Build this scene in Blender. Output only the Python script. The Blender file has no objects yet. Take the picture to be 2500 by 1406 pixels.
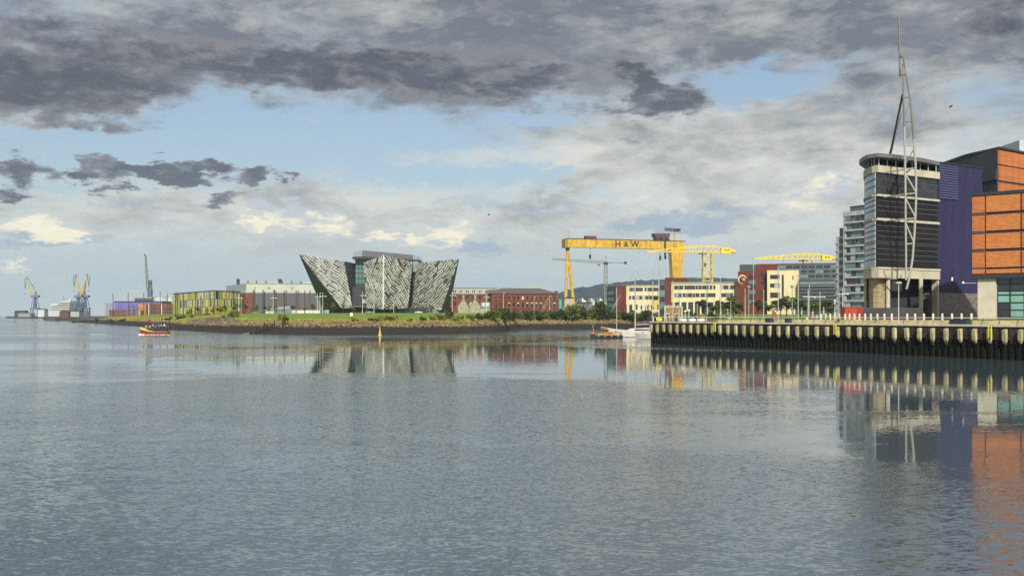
import bpy, math, random
from mathutils import Vector, Matrix, noise
sc = bpy.context.scene
col = sc.collection
R = math.radians
random.seed(7)
# camera model: level, 6.5 m above the water, looking along +Y
H, F, CX, HY = 6.5, 2700.0, 1250.0, 770.0
def gx(px, Y): return (px - CX) / F * Y
def gz(py, Y): return H + (HY - py) / F * Y
def at(px, py, Y): return Vector((gx(px, Y), Y, gz(py, Y)))

# ---------------------------------------------------------------- camera
cam = bpy.data.cameras.new('camera'); co = bpy.data.objects.new('camera', cam); col.objects.link(co)
co.location = (0, 0, H); co.rotation_euler = (R(90), 0, 0)
cam.sensor_fit = 'HORIZONTAL'; cam.sensor_width = 36; cam.lens = F / 2500 * 36
cam.shift_y = 67 / 2500; cam.clip_start = 0.5; cam.clip_end = 30000
sc.camera = co
# ---------------------------------------------------------------- exposure
sc.view_settings.view_transform = 'Standard'; sc.view_settings.look = 'None'
sc.view_settings.exposure = 0.45; sc.view_settings.gamma = 1.0
sc.cycles.max_bounces = 6; sc.cycles.diffuse_bounces = 2; sc.cycles.glossy_bounces = 3
sc.cycles.transmission_bounces = 3; sc.cycles.volume_bounces = 0; sc.cycles.transparent_max_bounces = 6
sc.cycles.caustics_reflective = False; sc.cycles.caustics_refractive = False
sc.cycles.use_denoising = False
# ---------------------------------------------------------------- sun
SUN_AZ, SUN_EL = 177.0, 33.0            # clockwise from the view axis; behind the camera
sd = Vector((math.sin(R(SUN_AZ)) * math.cos(R(SUN_EL)), math.cos(R(SUN_AZ)) * math.cos(R(SUN_EL)), math.sin(R(SUN_EL))))
sl = bpy.data.lights.new('sun', 'SUN'); sl.energy = 3.9; sl.angle = R(1.2); sl.color = (1.0, 0.93, 0.78)
so = bpy.data.objects.new('sun', sl); col.objects.link(so)
so.rotation_euler = sd.to_track_quat('Z', 'Y').to_euler(); so.location = (0, -50, 200)

# ---------------------------------------------------------------- world: blue sky behind broken cloud
W = bpy.data.worlds.new('World'); sc.world = W; W.use_nodes = True
W.cycles.sampling_method = 'MANUAL'; W.cycles.sample_map_resolution = 256
nt = W.node_tree; nt.nodes.clear()
class G:                                   # small node-graph helper
    def __init__(s, nt): s.nt = nt
    def n(s, t, **k):
        x = s.nt.nodes.new(t)
        for a, b in k.items(): setattr(x, a, b)
        return x
    def set(s, sock, v):
        if hasattr(v, 'is_output'): s.nt.links.new(v, sock)
        elif isinstance(v, (tuple, list)) and len(v) == 3 and sock.type == 'RGBA': sock.default_value = (*v, 1)
        else: sock.default_value = v
    def m(s, op, a, b=0.0, c=0.0, clamp=False):
        x = s.n('ShaderNodeMath', operation=op, use_clamp=clamp)
        for i, v in enumerate((a, b, c)): s.set(x.inputs[i], v)
        return x.outputs[0]
    def v(s, op, a, b=(0, 0, 0), c=(0, 0, 0)):
        x = s.n('ShaderNodeVectorMath', operation=op)
        for i, q in enumerate((a, b, c)): s.set(x.inputs[i], q)
        return x.outputs['Value'] if op in ('DOT_PRODUCT', 'LENGTH') else x.outputs[0]
    def noise(s, vec, scale, detail=4, rough=.55, dist=0, out='Fac'):
        x = s.n('ShaderNodeTexNoise'); s.set(x.inputs['Vector'], vec); x.inputs['Scale'].default_value = scale
        x.inputs['Detail'].default_value = detail; x.inputs['Roughness'].default_value = rough; x.inputs['Distortion'].default_value = dist
        return x.outputs[out]
    def ss(s, x, a, b):
        q = s.n('ShaderNodeMapRange', interpolation_type='SMOOTHSTEP')
        for i, v in zip((0, 1, 2, 3, 4), (x, a, b, 0.0, 1.0)): s.set(q.inputs[i], v)
        return q.outputs[0]
    def mix(s, f, a, b, mode='MIX'):
        q = s.n('ShaderNodeMix', data_type='RGBA', blend_type=mode)
        s.set(q.inputs[0], f); s.set(q.inputs[6], a); s.set(q.inputs[7], b)
        return q.outputs[2]
g = G(nt)
tc = g.n('ShaderNodeTexCoord').outputs['Generated']
sep = g.n('ShaderNodeSeparateXYZ'); g.set(sep.inputs[0], tc)
dx, dy, dz = sep.outputs
az = g.m('MULTIPLY', g.m('ARCTAN2', dx, dy), 57.29578)
adz = g.m('ABSOLUTE', dz)
el = g.m('MULTIPLY', g.m('ARCSINE', adz), 57.29578)
cb = g.n('ShaderNodeCombineXYZ'); g.set(cb.inputs[0], dx); g.set(cb.inputs[1], dy); g.set(cb.inputs[2], g.m('MULTIPLY', adz, 2.6))
dv = cb.outputs[0]
cc = g.n('ShaderNodeCombineXYZ'); g.set(cc.inputs[0], az); g.set(cc.inputs[1], el); ae = cc.outputs[0]
warp = g.v('SUBTRACT', g.noise(dv, 9.0, 5, .6, out='Color'), (.5, .5, .5))
warp2 = g.v('SUBTRACT', g.noise(dv, 30.0, 7, .66, out='Color'), (.5, .5, .5))
aew = g.v('MULTIPLY_ADD', warp2, (3.6, 2.4, 0), g.v('MULTIPLY_ADD', warp, (5.5, 2.4, 0), ae))
def blobs(lst):
    acc = None
    for (px, py, rx, ry, amp) in lst:
        a0 = math.degrees(math.atan((px - CX) / F)); e0 = math.degrees(math.atan((HY - py) / math.hypot(F, px - CX)))
        k = math.degrees(1 / F)
        d = g.v('MULTIPLY_ADD', aew, (1 / (rx * k), 1 / (ry * k), 0), (-a0 / (rx * k), -e0 / (ry * k), 0))
        e = g.m('POWER', .36788, g.v('DOT_PRODUCT', d, d))
        acc = g.m('MULTIPLY_ADD', e, amp, acc if acc is not None else 0.0)
    return acc
sky = g.n('ShaderNodeTexSky', sky_type='NISHITA', sun_disc=False, sun_elevation=R(SUN_EL), sun_rotation=R(SUN_AZ), air_density=1.0, dust_density=1.6, ozone_density=1.5)
blue = g.v('SCALE', sky.outputs[0]); blue.node.inputs['Scale'].default_value = 0.076
blue = g.mix(.10, blue, (.55, .62, .66))
def fb(off, scale, det, rough=.6, dist=.3):      # centred fractal noise
    return g.m('SUBTRACT', g.noise(g.v('ADD', dv, off), scale, det, rough, dist), .5)
def wsum(*t):
    acc = t[0]
    for v in t[1:]: acc = g.m('MULTIPLY_ADD', v[0], v[1], acc)
    return acc
n1 = fb((0, 0, 0), 5.0, 9, .6); n2 = fb((3.1, 1.7, .4), 10.0, 8, .6); n3 = fb((7.3, .2, 2.1), 19.0, 8, .62); n4 = fb((1.3, 5.2, 3.1), 3.2, 6); n5 = fb((2.3, 8.2, 5.1), 48.0, 6, .62)
hi = g.m('MULTIPLY', g.ss(el, 6.5, 13.0), g.m('SUBTRACT', 1.0, g.m('MULTIPLY', g.ss(el, 16.5, 27.0), 1.0)))
low = g.ss(el, 6.0, 1.5); over = g.ss(el, 17.0, 28.0)      # overhead the cloud is thin and sunlit
# broken light cloud over nearly all the sky, with blue openings
bl = blobs([(560, 320, 330, 48, -.75), (850, 335, 300, 45, -.6), (700, 395, 360, 36, -.65), (240, 345, 260, 30, -.35), (1860, 205, 130, 32, -.8), (1330, 285, 150, 24, -.45), (1290, 440, 120, 16, -.5),
            (870, 85, 160, 40, -.3), (650, 185, 90, 14, -.5), (1100, 430, 120, 20, -.4), (60, 385, 160, 26, -.45),
            (1000, 385, 170, 34, .5), (1950, 330, 420, 110, .4), (1450, 380, 300, 60, .3), (700, 520, 700, 45, .35), (1900, 480, 400, 60, .3), (1250, 90, 1500, 110, .45), (150, 250, 350, 90, .4)])
vd = wsum(bl, (n1, 1.5), (n2, .9), (n3, .5), (n5, .25), (low, .9), (over, .12))
veil = g.ss(vd, -.28, .30)
shade = wsum(g.m('MULTIPLY', n2, 2.2), (n3, 1.3), (n5, .45), (n4, .7))
vdark = g.m('ADD', g.m('ADD', g.m('MULTIPLY', hi, .74), g.m('MULTIPLY_ADD', over, -.15, .12)), shade, clamp=True)
veilc = g.mix(vdark, (.55, .545, .495), (.125, .135, .16))
veilc = g.mix(g.m('MULTIPLY', low, .85), veilc, g.mix(g.ss(wsum(g.m('MULTIPLY', n2, 1.0), (n3, .6)), -.12, .14), (.34, .425, .47), (.43, .485, .485)))
c1 = g.mix(g.m('MULTIPLY', veil, .94), blue, veilc)
# bluish grey flat banks low down
bb = blobs([(1640, 548, 130, 26, .8), (1180, 610, 60, 32, .7), (800, 568, 90, 12, .6), (120, 588, 150, 12, .7), (1100, 500, 500, 16, .35), (300, 505, 300, 16, .35), (1900, 520, 170, 20, .45), (2150, 260, 260, 50, .35)])
c2 = g.mix(g.m('MULTIPLY', g.ss(wsum(bb, (n2, .8), (n3, .6)), .18, .62), .75), c1, (.25, .32, .42))
# sunlit cumulus near the horizon
bc = blobs([(610, 545, 38, 26, .8), (690, 540, 70, 24, .8), (790, 545, 60, 28, .85), (850, 575, 50, 20, .65), (960, 583, 55, 18, .8), (1105, 585, 52, 36, .9), (1040, 570, 30, 22, .5), (95, 552, 110, 20, .8), (180, 575, 70, 16, .5), (8, 645, 26, 20, .8), (1372, 466, 26, 9, 1.0),
            (2010, 455, 90, 60, .8), (1560, 500, 250, 20, .3), (1430, 560, 90, 20, .4), (640, 600, 120, 10, .35)])
cd = wsum(bc, (n3, 1.6), (n5, 1.1))
cum = g.ss(cd, .22, .60)
cumc = g.mix(g.ss(wsum(g.m('MULTIPLY', n2, 1.3), (n3, 1.2), (n5, 1.0)), -.16, .20), (.80, .73, .53), (.42, .46, .49))
c3 = g.mix(g.m('MULTIPLY', cum, .92), c2, cumc)
# dark rain-laden cloud: thin bright rims, heavy cores
bd = blobs([(120, 215, 330, 75, 1.0), (60, 60, 260, 60, .6), (250, 300, 180, 20, .45), (880, 150, 420, 48, .95), (980, 205, 280, 28, .75), (1280, 215, 160, 40, .55), (500, 170, 240, 40, .45), (2410, 50, 150, 70, .85), (1650, 245, 95, 42, 1.1), (1560, 195, 40, 48, .9), (1480, 270, 90, 14, .45), (1700, 100, 330, 40, .38), (1250, 30, 500, 40, .3),
            (340, 416, 95, 26, 1.4), (450, 428, 80, 20, 1.3), (615, 440, 52, 22, 1.4), (60, 425, 80, 28, 1.3), (205, 430, 32, 17, 1.2), (305, 470, 44, 14, 1.1), (20, 482, 50, 15, 1.2), (535, 488, 64, 20, 1.1), (712, 449, 26, 10, 1.1), (1540, 345, 40, 14, .4),
            (700, 330, 420, 70, -.5), (1850, 210, 130, 40, -.4), (1400, 480, 1200, 40, -.3)])
dd = wsum(bd, (n3, 1.25), (n5, .75), (n4, .7), (hi, .10), (low, -.8), (over, -.45))
dk = g.ss(dd, .30, .72)
dkc = g.mix(g.ss(dd, .45, 1.05), (.22, .225, .25), (.066, .071, .092))
dkc = g.mix(g.ss(wsum(g.m('MULTIPLY', n2, 1.4), (n5, 1.0)), -.05, .30), dkc, (.18, .182, .192))
c4 = g.mix(g.m('MULTIPLY', dk, .92), c3, dkc)
bg = g.n('ShaderNodeBackground'); g.set(bg.inputs[0], c4); bg.inputs[1].default_value = 1.0
g.set(g.n('ShaderNodeOutputWorld').inputs[0], bg.outputs[0])

# ---------------------------------------------------------------- helpers
def hexc(h):
    h = h.lstrip('#'); r = [int(h[i:i + 2], 16) / 255 for i in (0, 2, 4)]
    return tuple(c / 12.92 if c <= .04045 else ((c + .055) / 1.055) ** 2.4 for c in r)
MATS = {}
def mat(name, c, rough=.75, metal=0.0, var=.18, scale=.6, bump=0.0, spec=.4, stretch=(1, 1, 1), alpha=1.0):
    if name in MATS: return MATS[name]
    m = bpy.data.materials.new(name); m.use_nodes = True; t = m.node_tree; t.nodes.clear(); q = G(t)
    if isinstance(c, str): c = hexc(c)
    p = q.n('ShaderNodeBsdfPrincipled'); p.inputs['Roughness'].default_value = rough; p.inputs['Metallic'].default_value = metal
    p.inputs['Specular IOR Level'].default_value = spec
    if var > 0:
        pos = q.v('MULTIPLY', q.n('ShaderNodeNewGeometry').outputs['Position'], stretch)
        f = q.noise(pos, scale, 6, .65)
        lo = tuple(x * (1 - var * 1.5) for x in c); hi_ = tuple(min(.95, x * (1 + var * 1.1)) for x in c)
        q.set(p.inputs['Base Color'], q.mix(q.ss(f, .25, .75), lo, hi_))
        if bump:
            b = q.n('ShaderNodeBump'); b.inputs['Distance'].default_value = bump; q.set(b.inputs['Height'], f); q.set(p.inputs['Normal'], b.outputs[0])
    else: p.inputs['Base Color'].default_value = (*c, 1)
    if alpha < 1: p.inputs['Alpha'].default_value = alpha
    o = q.n('ShaderNodeOutputMaterial'); q.set(o.inputs[0], p.outputs[0]); MATS[name] = m
    return m
WLOC = {}
class MB:
    def __init__(s): s.v = []; s.f = []; s.m = []
    def add(s, vs, fs, mi=0):
        o = len(s.v); s.v += [tuple(v) for v in vs]; s.f += [tuple(i + o for i in f) for f in fs]; s.m += [mi] * len(fs); return s
    def hexa(s, p, mi=0): return s.add(p, [(0, 3, 2, 1), (4, 5, 6, 7), (0, 1, 5, 4), (1, 2, 6, 5), (2, 3, 7, 6), (3, 0, 4, 7)], mi)
    def box(s, x0, x1, y0, y1, z0, z1, mi=0):
        return s.hexa([(x0, y0, z0), (x1, y0, z0), (x1, y1, z0), (x0, y1, z0), (x0, y0, z1), (x1, y0, z1), (x1, y1, z1), (x0, y1, z1)], mi)
    def prism(s, poly, z0, z1, mi=0):
        n = len(poly); z0 = z0 if hasattr(z0, '__len__') else [z0] * n; z1 = z1 if hasattr(z1, '__len__') else [z1] * n
        vs = [(x, y, z) for (x, y), z in zip(poly, z0)] + [(x, y, z) for (x, y), z in zip(poly, z1)]
        return s.add(vs, [tuple(range(n))[::-1], tuple(range(n, 2 * n))] + [(i, (i + 1) % n, n + (i + 1) % n, n + i) for i in range(n)], mi)
    def tube(s, a, b, r, r2=None, n=6, mi=0):
        a, b = Vector(a), Vector(b); r2 = r if r2 is None else r2; d = b - a
        if d.length < 1e-6: return s
        q = d.to_track_quat('Z', 'Y'); vs = []
        for p, rr in ((a, r), (b, r2)):
            for i in range(n):
                t = 2 * math.pi * (i + .5) / n; vs.append(p + q @ Vector((math.cos(t) * rr, math.sin(t) * rr, 0)))
        return s.add(vs, [tuple(range(n))[::-1], tuple(range(n, 2 * n))] + [(i, (i + 1) % n, n + (i + 1) % n, n + i) for i in range(n)], mi)
    def bar(s, a, b, w, mi=0): return s.tube(a, b, w * .7071, n=4, mi=mi)
    def lathe(s, c, prof, n=10, mi=0):        # prof: (radius, z)
        vs = []; c = Vector(c)
        for r, z in prof:
            for i in range(n):
                t = 2 * math.pi * i / n; vs.append(c + Vector((math.cos(t) * r, math.sin(t) * r, z)))
        fs = [(k * n + i, k * n + (i + 1) % n, (k + 1) * n + (i + 1) % n, (k + 1) * n + i) for k in range(len(prof) - 1) for i in range(n)]
        fs += [tuple(range(n))[::-1], tuple(range((len(prof) - 1) * n, len(prof) * n))]
        return s.add(vs, fs, mi)
    def ball(s, c, rx, ry=None, rz=None, n=8, k=5, mi=0):
        ry = ry or rx; rz = rz or rx; c = Vector(c); vs = [c + Vector((0, 0, -rz))]; fs = []
        for j in range(1, k):
            a = -math.pi / 2 + math.pi * j / k
            for i in range(n):
                t = 2 * math.pi * i / n; vs.append(c + Vector((math.cos(t) * math.cos(a) * rx, math.sin(t) * math.cos(a) * ry, math.sin(a) * rz)))
        vs.append(c + Vector((0, 0, rz))); L = len(vs) - 1
        for i in range(n):
            fs.append((0, 1 + (i + 1) % n, 1 + i)); fs.append((L, 1 + (k - 2) * n + i, 1 + (k - 2) * n + (i + 1) % n))
            for j in range(k - 2): fs.append((1 + j * n + i, 1 + j * n + (i + 1) % n, 1 + (j + 1) * n + (i + 1) % n, 1 + (j + 1) * n + i))
        return s.add(vs, fs, mi)
    def mesh(s, name, mats, o=(0, 0, 0), smooth=False):
        me = bpy.data.meshes.new(name); o = Vector(o)
        me.from_pydata([Vector(v) - o for v in s.v], [], s.f)
        for m in (mats if isinstance(mats, (list, tuple)) else [mats]): me.materials.append(m)
        if len(me.materials) > 1: me.polygons.foreach_set('material_index', s.m)
        if smooth: me.polygons.foreach_set('use_smooth', [True] * len(s.f))
        me.update(); return me
    def build(s, name, mats, parent=None, smooth=False, origin=None):
        if parent is not None: o = WLOC.get(parent.name, Vector((0, 0, 0)))
        elif origin is not None: o = Vector(origin)
        else:
            xs, ys, zs = zip(*s.v); o = Vector(((min(xs) + max(xs)) / 2, (min(ys) + max(ys)) / 2, min(zs)))
        ob = bpy.data.objects.new(name, s.mesh(name, mats, o, smooth)); col.objects.link(ob)
        if parent is not None: ob.parent = parent
        else: ob.location = o
        WLOC[ob.name] = o
        return ob
def tag(o, label=None, cat=None, group=None, kind=None):
    if label: o['label'] = label
    if cat: o['category'] = cat
    if group: o['group'] = group
    if kind: o['kind'] = kind
    return o
def thing(name, label, cat, loc, group=None, rz=0.0):
    o = bpy.data.objects.new(name, None); col.objects.link(o); o.location = loc; o.rotation_euler = (0, 0, rz); o.empty_display_size = .5
    WLOC[o.name] = Vector(loc)
    return tag(o, label, cat, group)
def copy_tree(o, parent=None):
    c = o.copy(); col.objects.link(c); c.parent = parent
    for ch in list(o.children): copy_tree(ch, c)
    return c
def place(proto, used, loc, rz=0.0, s=1.0, label=None, group=None):
    r = copy_tree(proto) if used else proto
    r.location = loc; r.rotation_euler = (0, 0, rz); r.scale = s if hasattr(s, '__len__') else (s, s, s)
    tag(r, label, None, group); return r
ORD = ['first', 'second', 'third', 'fourth', 'fifth', 'sixth', 'seventh', 'eighth', 'ninth', 'tenth', 'eleventh', 'twelfth', 'thirteenth', 'fourteenth', 'fifteenth', 'sixteenth', 'seventeenth', 'eighteenth', 'nineteenth', 'twentieth',
       'twenty-first', 'twenty-second', 'twenty-third', 'twenty-fourth', 'twenty-fifth', 'twenty-sixth', 'twenty-seventh', 'twenty-eighth', 'twenty-ninth', 'thirtieth']
class Fac:                                   # a facade: A -> B is left to right seen from outside
    def __init__(s, A, B):
        s.A = Vector((A[0], A[1])); d = Vector((B[0], B[1])) - s.A; s.L = d.length; s.u = d / s.L; s.n = Vector((s.u.y, -s.u.x)); s.cache = {}
    def pt(s, u, z, d=0): p = s.A + s.u * u + s.n * d; return Vector((p.x, p.y, z))
    def box(s, mb, u0, u1, z0, z1, d0, d1, mi=0):
        return mb.hexa([s.pt(u0, z0, d1), s.pt(u1, z0, d1), s.pt(u1, z0, d0), s.pt(u0, z0, d0), s.pt(u0, z1, d1), s.pt(u1, z1, d1), s.pt(u1, z1, d0), s.pt(u0, z1, d0)], mi)
    def part(s, name, m, parent, u0, u1, z0, z1, d0, d1): return s.box(MB(), u0, u1, z0, z1, d0, d1).build(name, m, parent)
    def window(s, parent, u, z, w, h, fm, gm, fw=.14, bars=0, proud=.1, name='window', d=0.0):
        key = (round(w, 2), round(h, 2), fm.name, gm.name, fw, bars)
        if key not in s.cache:
            o = s.pt(0, 0); fr = MB(); pa = MB()
            for a in ((0, w, 0, fw), (0, w, h - fw, h), (0, fw, fw, h - fw), (w - fw, w, fw, h - fw)): s.box(fr, a[0], a[1], a[2], a[3], 0, proud)
            for k in range(bars):
                c = w * (k + 1) / (bars + 1); s.box(fr, c - fw * .3, c + fw * .3, fw, h - fw, 0, proud * .8)
            s.box(pa, fw, w - fw, fw, h - fw, 0, .03)
            s.cache[key] = (fr.mesh(name, fm, o), pa.mesh('pane', gm, o))
        fme, pme = s.cache[key]
        ob = bpy.data.objects.new(name, fme); col.objects.link(ob); ob.parent = parent
        ob.location = s.pt(u, z, d) - WLOC[parent.name]; WLOC[ob.name] = Vector((0, 0, 0))
        pb = bpy.data.objects.new('pane', pme); col.objects.link(pb); pb.parent = ob
        return ob
# ---------------------------------------------------------------- shared materials
GLASS = mat('dark_glass', (.018, .022, .028), .06, 0, .0, spec=.8)
GLASSB = mat('blue_green_glass', (.10, .20, .20), .10, 0, .15, .3, spec=.8)
WHITE = mat('white_paint', (.72, .72, .68), .5, 0, .08)
STEEL = mat('grey_steel', (.28, .29, .30), .45, .4, .12)
DARK = mat('dark_metal', (.03, .032, .037), .5, .2, .2)
YEL = mat('crane_yellow', (.52, .315, .028), .6, 0, .28, .3, stretch=(1, 1, .35))
YEL2 = mat('bright_crane_yellow', (.70, .50, .03), .55, 0, .12, .25)
RUST = mat('rust_brown', (.11, .045, .03), .8, 0, .3, .8)
CONC = mat('pale_concrete', (.42, .39, .30), .85, 0, .2, .4, .02)
BRICK = mat('red_brick', (.165, .055, .032), .85, 0, .35, .9, .02)
SLATE = mat('slate_roof', (.10, .085, .095), .7, 0, .25, 1.2)
CREAM = mat('cream_render', (.60, .52, .33), .8, 0, .10, .5, stretch=(1, 1, .18))
MAROON = mat('maroon_brick', (.12, .028, .020), .85, 0, .25, .7, stretch=(1, 1, .3))
STONE = mat('buff_stone', (.40, .33, .20), .9, 0, .3, .7, .03)
WOOD = mat('black_timber', (.035, .025, .018), .9, 0, .4, 1.5, .03)
GREYCL = mat('grey_cladding', (.36, .38, .37), .6, .1, .08, .2, stretch=(1, 1, .1))

# ---------------------------------------------------------------- water
def water_material():
    m = bpy.data.materials.new('river_water'); m.use_nodes = True; t = m.node_tree; t.nodes.clear(); q = G(t)
    p = q.n('ShaderNodeBsdfPrincipled'); p.inputs['IOR'].default_value = 4.0
    pos = q.n('ShaderNodeNewGeometry').outputs['Position']
    # wind-ruffled and slick patches, drawn out along the fairway
    pw = q.v('ADD', q.v('MULTIPLY', q.v('SUBTRACT', q.noise(pos, .022, 5, .65, out='Color'), (.5, .5, .5)), (50, 120, 0)), pos)
    patch = q.noise(q.v('MULTIPLY', pw, (.010, .019, 0)), 1.0, 4, .55)
    calm = None
    for (x, y, rx, ry, a) in ((-16, 205, 40, 72, 1.1), (-38, 150, 34, 14, .7), (30, 180, 45, 62, .85), (62, 130, 42, 62, 1.0), (20, 330, 70, 50, .6), (-75, 225, 50, 18, .5), (12, 110, 26, 16, .3), (25, 62, 15, 28, .9)):
        d = q.v('MULTIPLY', q.v('SUBTRACT', pw, (x, y, 0)), (1 / rx, 1 / ry, 0))
        e = q.m('POWER', .36788, q.m('POWER', q.v('DOT_PRODUCT', d, d), 1.15)); calm = q.m('MULTIPLY_ADD', e, a, calm if calm is not None else 0.0)
    streak = q.ss(q.noise(q.v('MULTIPLY', pos, (.012, .055, 0)), 1.0, 4, .6, .6), .34, .56)      # slicks break into long streaks
    calm = q.m('MULTIPLY', calm, q.m('MULTIPLY_ADD', streak, .55, .62))
    ruff = q.m('SUBTRACT', q.ss(patch, .22, .62), calm)
    rel = q.v('SUBTRACT', q.v('MULTIPLY_ADD', pw, (.06, .06, 0), q.v('MULTIPLY', pos, (.94, .94, 0))), (27, 221, 0))     # a boat's wake lane along the quay
    dl = q.m('MULTIPLY', q.v('DOT_PRODUCT', rel, (.739, .674, 0)), 1 / 7.5); al = q.v('DOT_PRODUCT', rel, (.674, -.739, 0))
    lane = q.m('MULTIPLY', q.m('POWER', .36788, q.m('POWER', q.m('ABSOLUTE', dl), 4.0)), q.m('MULTIPLY', q.ss(al, -30.0, 0.0), q.ss(al, 50.0, 40.0)))
    ruff = q.m('MULTIPLY_ADD', lane, .9, ruff)
    ruff = q.m('MAXIMUM', q.m('MINIMUM', ruff, 1.0), 0.0)
    amp = q.m('MULTIPLY_ADD', ruff, .29, .010)
    def slope(sc_, k, det):
        return q.v('MULTIPLY', q.v('SUBTRACT', q.noise(q.v('MULTIPLY', pos, sc_), 1.0, det, .6, .3, out='Color'), (.5, .5, .5)), k)
    s1 = slope((3.4, 6.0, 1), (1.2, 2.2, 0), 2)       # ripples
    s2 = slope((1.2, 2.4, 1), (.3, .7, 0), 2)      # wavelets
    s2b = slope((.33, .8, 1), (.15, .45, 0), 2)
    s3 = slope((.12, .30, 1), (.06, .22, 0), 2)      # long low swell
    sv = q.v('ADD', q.v('ADD', s1, s2), q.v('ADD', s2b, s3))
    sc_ = q.n('ShaderNodeVectorMath', operation='SCALE'); q.set(sc_.inputs[0], sv); q.set(sc_.inputs['Scale'], amp)
    nn = q.v('NORMALIZE', q.v('ADD', sc_.outputs[0], (0, 0, 1)))
    q.set(p.inputs['Normal'], nn)
    p.inputs['Base Color'].default_value = (.060, .084, .102, 1); q.set(p.inputs['Roughness'], q.m('MULTIPLY_ADD', ruff, .12, .03))
    q.set(q.n('ShaderNodeOutputMaterial').inputs[0], p.outputs[0])
    return m
mb = MB(); mb.add([(-4500, -150, 0), (4500, -150, 0), (4500, 6000, 0), (-4500, 6000, 0)], [(0, 1, 2, 3)])
tag(mb.build('water', water_material(), origin=(0, 0, 0)), 'grey blue rippled river water', None, None, 'structure')

# ---------------------------------------------------------------- far shore: mud, riprap, rough grass, lawn
SH = [(-474, 1180)] + [(gx(px, 17550 / (py - 770)), 17550 / (py - 770)) for px, py in
      ((175, 787), (250, 790.5), (340, 797.5), (420, 805.5), (500, 810), (580, 813.5), (680, 817), (800, 818.5), (1000, 817.5), (1100, 815.5), (1180, 813))] + \
     [(-7, 415), (-4, 435), (-1, 465), (3, 488), (14, 500), (40, 512), (58, 522), (66, 505), (74, 470), (90, 440), (118, 425), (200, 420), (700, 420)]
def shoreY(x):
    for (a, b), (c, d) in zip(SH, SH[1:]):
        if a <= x <= c: return b + (d - b) * (x - a) / (c - a)
    return SH[-1][1] if x > 0 else SH[0][1]
PROF = [(-10, -1.6), (0, 0), (6, 1.0), (14, 2.5), (19, 3.4), (25, 4.4), (31, 5.05), (60, 5.9), (130, 7.4), (220, 7.8), (5000, 8.2)]
def land(x, y):
    d = y - shoreY(x)
    for (a, b), (c, e) in zip(PROF, PROF[1:]):
        if a <= d <= c: z = b + (e - b) * (d - a) / (c - a); break
    else: z = -1.6 if d < 0 else 8.2
    if -4 < d < 45: z += (noise.noise(Vector((x * .09, y * .09, 0))) * .55 + noise.noise(Vector((x * .4, y * .4, 3))) * .22) * min(1, max(0, (d + 2) / 8)) * (1 if d < 30 else .5)
    if -150 < x < -95 and 15 < d < 60:          # grassed hump over the old slip
        z += 2.4 * math.exp(-((x + 124) / 16) ** 2) * math.exp(-((d - 32) / 12) ** 2)
    if x < -330: z *= max(.12, min(1, .12 + .88 * (x + 474) / 144))
    return z
def land_material():
    m = bpy.data.materials.new('bank_ground'); m.use_nodes = True; t = m.node_tree; t.nodes.clear(); q = G(t)
    p = q.n('ShaderNodeBsdfPrincipled'); p.inputs['Roughness'].default_value = .9; p.inputs['Specular IOR Level'].default_value = .25
    pos = q.n('ShaderNodeNewGeometry').outputs['Position']; sp = q.n('ShaderNodeSeparateXYZ'); q.set(sp.inputs[0], pos)
    f = q.noise(pos, .25, 6, .65); f2 = q.noise(pos, 1.3, 4, .6)
    z = q.m('ADD', sp.outputs[2], q.m('MULTIPLY', q.m('SUBTRACT', f, .5), 1.6))
    mud = q.mix(f2, (.012, .010, .009), (.035, .028, .022))
    stn = q.mix(f2, (.06, .045, .025), (.24, .18, .09))
    dry = q.mix(q.ss(f, .35, .65), (.14, .13, .025), (.32, .25, .06))
    lawn = q.mix(q.ss(f, .3, .7), (.085, .17, .015), (.17, .27, .03))
    c = q.mix(q.ss(z, 2.4, 2.9), mud, stn); c = q.mix(q.ss(z, 3.9, 4.4), c, dry); c = q.mix(q.ss(z, 5.25, 5.7), c, lawn)
    q.set(p.inputs['Base Color'], c)
    b = q.n('ShaderNodeBump'); b.inputs['Distance'].default_value = .25; q.set(b.inputs['Height'], f2); q.set(p.inputs['Normal'], b.outputs[0])
    q.set(q.n('ShaderNodeOutputMaterial').inputs[0], p.outputs[0]); return m
xs = []; x = -474.0
while x < 700:
    xs.append(x); x += 25 if (x < -420 or x > 140) else (4 if x < -160 else 1.6)
ds = [-10, -4, -1, 0, 2, 4, 6, 8, 10, 12, 14, 16, 18, 20, 22, 24, 26, 28, 31, 35, 40, 46, 54, 64, 80, 105, 140, 200, 300, 500, 900, 1600, 3000]
mb = MB(); vs = [(x, shoreY(x) + d, land(x, shoreY(x) + d)) for x in xs for d in ds]; n = len(ds)
mb.add(vs, [(i * n + j, (i + 1) * n + j, (i + 1) * n + j + 1, i * n + j + 1) for i in range(len(xs) - 1) for j in range(n - 1)])
tag(mb.build('river_bank', land_material(), origin=(0, 0, 0), smooth=True), 'muddy river bank rising to a green lawn', None, None, 'structure')

# far dock land on the left
mb = MB(); mb.prism([(-1190, 2600), (-1010, 2420), (-700, 1650), (-560, 1330), (-400, 1300), (200, 1500), (2600, 4300), (-1900, 4300), (-1230, 3200)], -1, 4.3)
tag(mb.build('dockland', mat('dock_concrete', (.06, .055, .05), .9, 0, .3, .05)), 'low dark dock land across the harbour', None, None, 'structure')

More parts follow.
